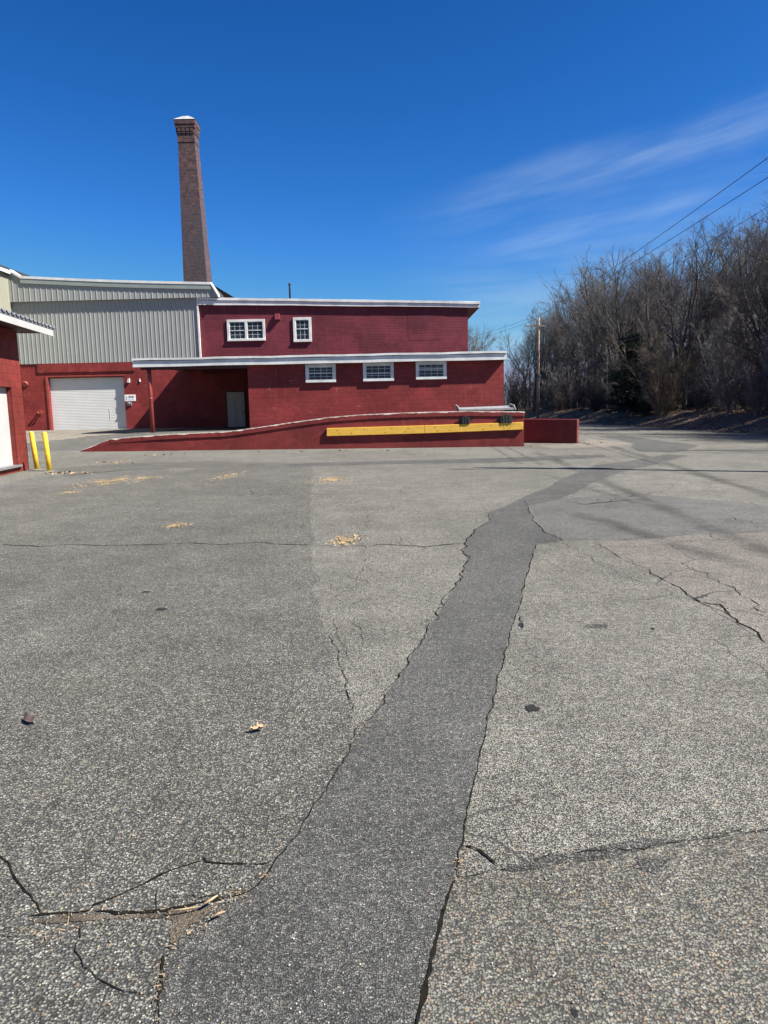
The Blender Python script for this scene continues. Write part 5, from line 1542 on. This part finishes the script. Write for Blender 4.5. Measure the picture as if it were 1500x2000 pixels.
#@@LIGHT
# ------------------------------------------------------------------ sky, sun, camera
EL, AZ = math.radians(47), math.radians(72)        # azimuth measured from behind the camera towards the right
S = Vector((math.sin(AZ) * math.cos(EL), -math.cos(AZ) * math.cos(EL), math.sin(EL)))
w = bpy.data.worlds.new('World'); scene.world = w; w.use_nodes = True
t = w.node_tree
for n in list(t.nodes): t.nodes.remove(n)
sky = nd(t, 'ShaderNodeTexSky', sky_type='NISHITA', sun_disc=False, sun_elevation=EL, sun_rotation=math.atan2(S.x, S.y), altitude=0, air_density=1.0, dust_density=0.25, ozone_density=3.5)
k0 = nd(t, 'ShaderNodeVectorMath', {0: sky.outputs[0], 3: 1 / 4.5}, operation='SCALE')
k1 = nd(t, 'ShaderNodeVectorMath', {0: k0.outputs[0], 1: (1.15, 1.15, 1.15)}, operation='MINIMUM')
gm = nd(t, 'ShaderNodeGamma', {0: k1.outputs[0], 1: 1.7})
hs = nd(t, 'ShaderNodeVectorMath', {0: gm.outputs[0], 3: 4.5}, operation='SCALE')
chs = nd(t, 'ShaderNodeSeparateColor', {0: hs.outputs[0]})
KD = 0.127
def grade(c, e, k): return math_(t, 'MULTIPLY', math_(t, 'POWER', math_(t, 'MULTIPLY', c, KD), e), k / KD)
graded = nd(t, 'ShaderNodeCombineColor', {0: grade(chs.outputs[0], 1.3, .70), 1: grade(chs.outputs[1], .856, .667), 2: grade(chs.outputs[2], .81, .975)}).outputs[0]
# thin cirrus: streaks laid out in sky directions
dirv = nd(t, 'ShaderNodeTexCoord').outputs['Generated']
sp = nd(t, 'ShaderNodeSeparateXYZ', {0: dirv})
az = math_(t, 'ARCTAN2', sp.outputs[0], sp.outputs[1])
el = math_(t, 'ARCSINE', sp.outputs[2])
def sky_ang(px, py):
    d = ray(px, py).normalized(); return math.atan2(d.x, d.y), math.asin(d.z)
aev = nd(t, 'ShaderNodeCombineXYZ', {0: az, 1: el, 2: 0.0}).outputs[0]
dens = None
for (a, b, wd, st) in (((700, 455), (1640, 165), .027, .25), ((860, 512), (1420, 375), .018, .25), ((740, 588), (1330, 520), .014, .22), ((960, 470), (1700, 320), .05, .15), ((1050, 560), (1600, 470), .045, .2), ((700, 640), (1700, 560), .11, .30), ((900, 560), (1900, 400), .10, .16)):
    (a0_, e0_), (a1_, e1_) = sky_ang(*a), sky_ang(*b)
    dx, dy = a1_ - a0_, e1_ - e0_; L = math.hypot(dx, dy); nx, ny = -dy / L, dx / L
    dd_ = math_(t, 'ADD', math_(t, 'ADD', math_(t, 'MULTIPLY', az, nx), math_(t, 'MULTIPLY', el, ny)), -(a0_ * nx + e0_ * ny))
    ll = math_(t, 'ADD', math_(t, 'ADD', math_(t, 'MULTIPLY', az, dx / L), math_(t, 'MULTIPLY', el, dy / L)), -(a0_ * dx + e0_ * dy) / L)
    fib = nd(t, 'ShaderNodeTexNoise', {'Vector': nd(t, 'ShaderNodeCombineXYZ', {0: math_(t, 'MULTIPLY', ll, 6.0), 1: math_(t, 'MULTIPLY', dd_, 50.0), 2: a[0] * .01}).outputs[0], 'Scale': 1.0, 'Detail': 5.0, 'Roughness': .55}).outputs[0]
    dd_ = math_(t, 'ADD', dd_, math_(t, 'MULTIPLY', math_(t, 'SUBTRACT', noise_(t, aev, 5.0, 3), .5), wd * 1.6))
    k = rng_map(t, math_(t, 'ABSOLUTE', dd_), 0.0, wd * 1.5, 1.0, 0.0)
    k = math_(t, 'MULTIPLY', k, math_(t, 'MULTIPLY', rng_map(t, ll, 0.0, L * .45), rng_map(t, ll, L * .8, L * 1.15, 1.0, 0.0)))
    k = math_(t, 'MULTIPLY', math_(t, 'MULTIPLY', k, rng_map(t, fib, .3, .7, .25, 1.0)), st)
    dens = k if dens is None else math_(t, 'MAXIMUM', dens, k)
cl = mixc(t, dens, graded, (4.7, 5.9, 7.3))
bg = nd(t, 'ShaderNodeBackground', {'Color': cl, 'Strength': 0.05})
ow = nd(t, 'ShaderNodeOutputWorld'); t.links.new(bg.outputs[0], ow.inputs[0])

sl = bpy.data.lights.new('sun', 'SUN'); sl.energy = 5.0; sl.angle = math.radians(.53); sl.color = (1.0, .955, .88)
so = bpy.data.objects.new('sun', sl); COL.objects.link(so); so.location = (20, -10, 40)
so.rotation_euler = S.to_track_quat('Z', 'Y').to_euler()

cam = bpy.data.cameras.new('camera'); co_ = bpy.data.objects.new('camera', cam); COL.objects.link(co_)
cam.sensor_fit = 'VERTICAL'; cam.sensor_height = 24.0; cam.lens = 24.0 * F / 2000.0
cam.clip_start = .05; cam.clip_end = 3000
co_.matrix_world = Matrix.Translation((0, 0, CZ)) @ CR.to_4x4()
scene.camera = co_
scene.render.resolution_x, scene.render.resolution_y = 768, 1024
vs = scene.view_settings
vs.view_transform = 'Standard'; vs.look = 'None'; vs.exposure = 1.35; vs.gamma = 1.0; vs.use_curve_mapping = False
scene.cycles.max_bounces = 6
for o in bpy.data.objects:
    for k in ('_org', '_free'):
        if k in o: del o[k]
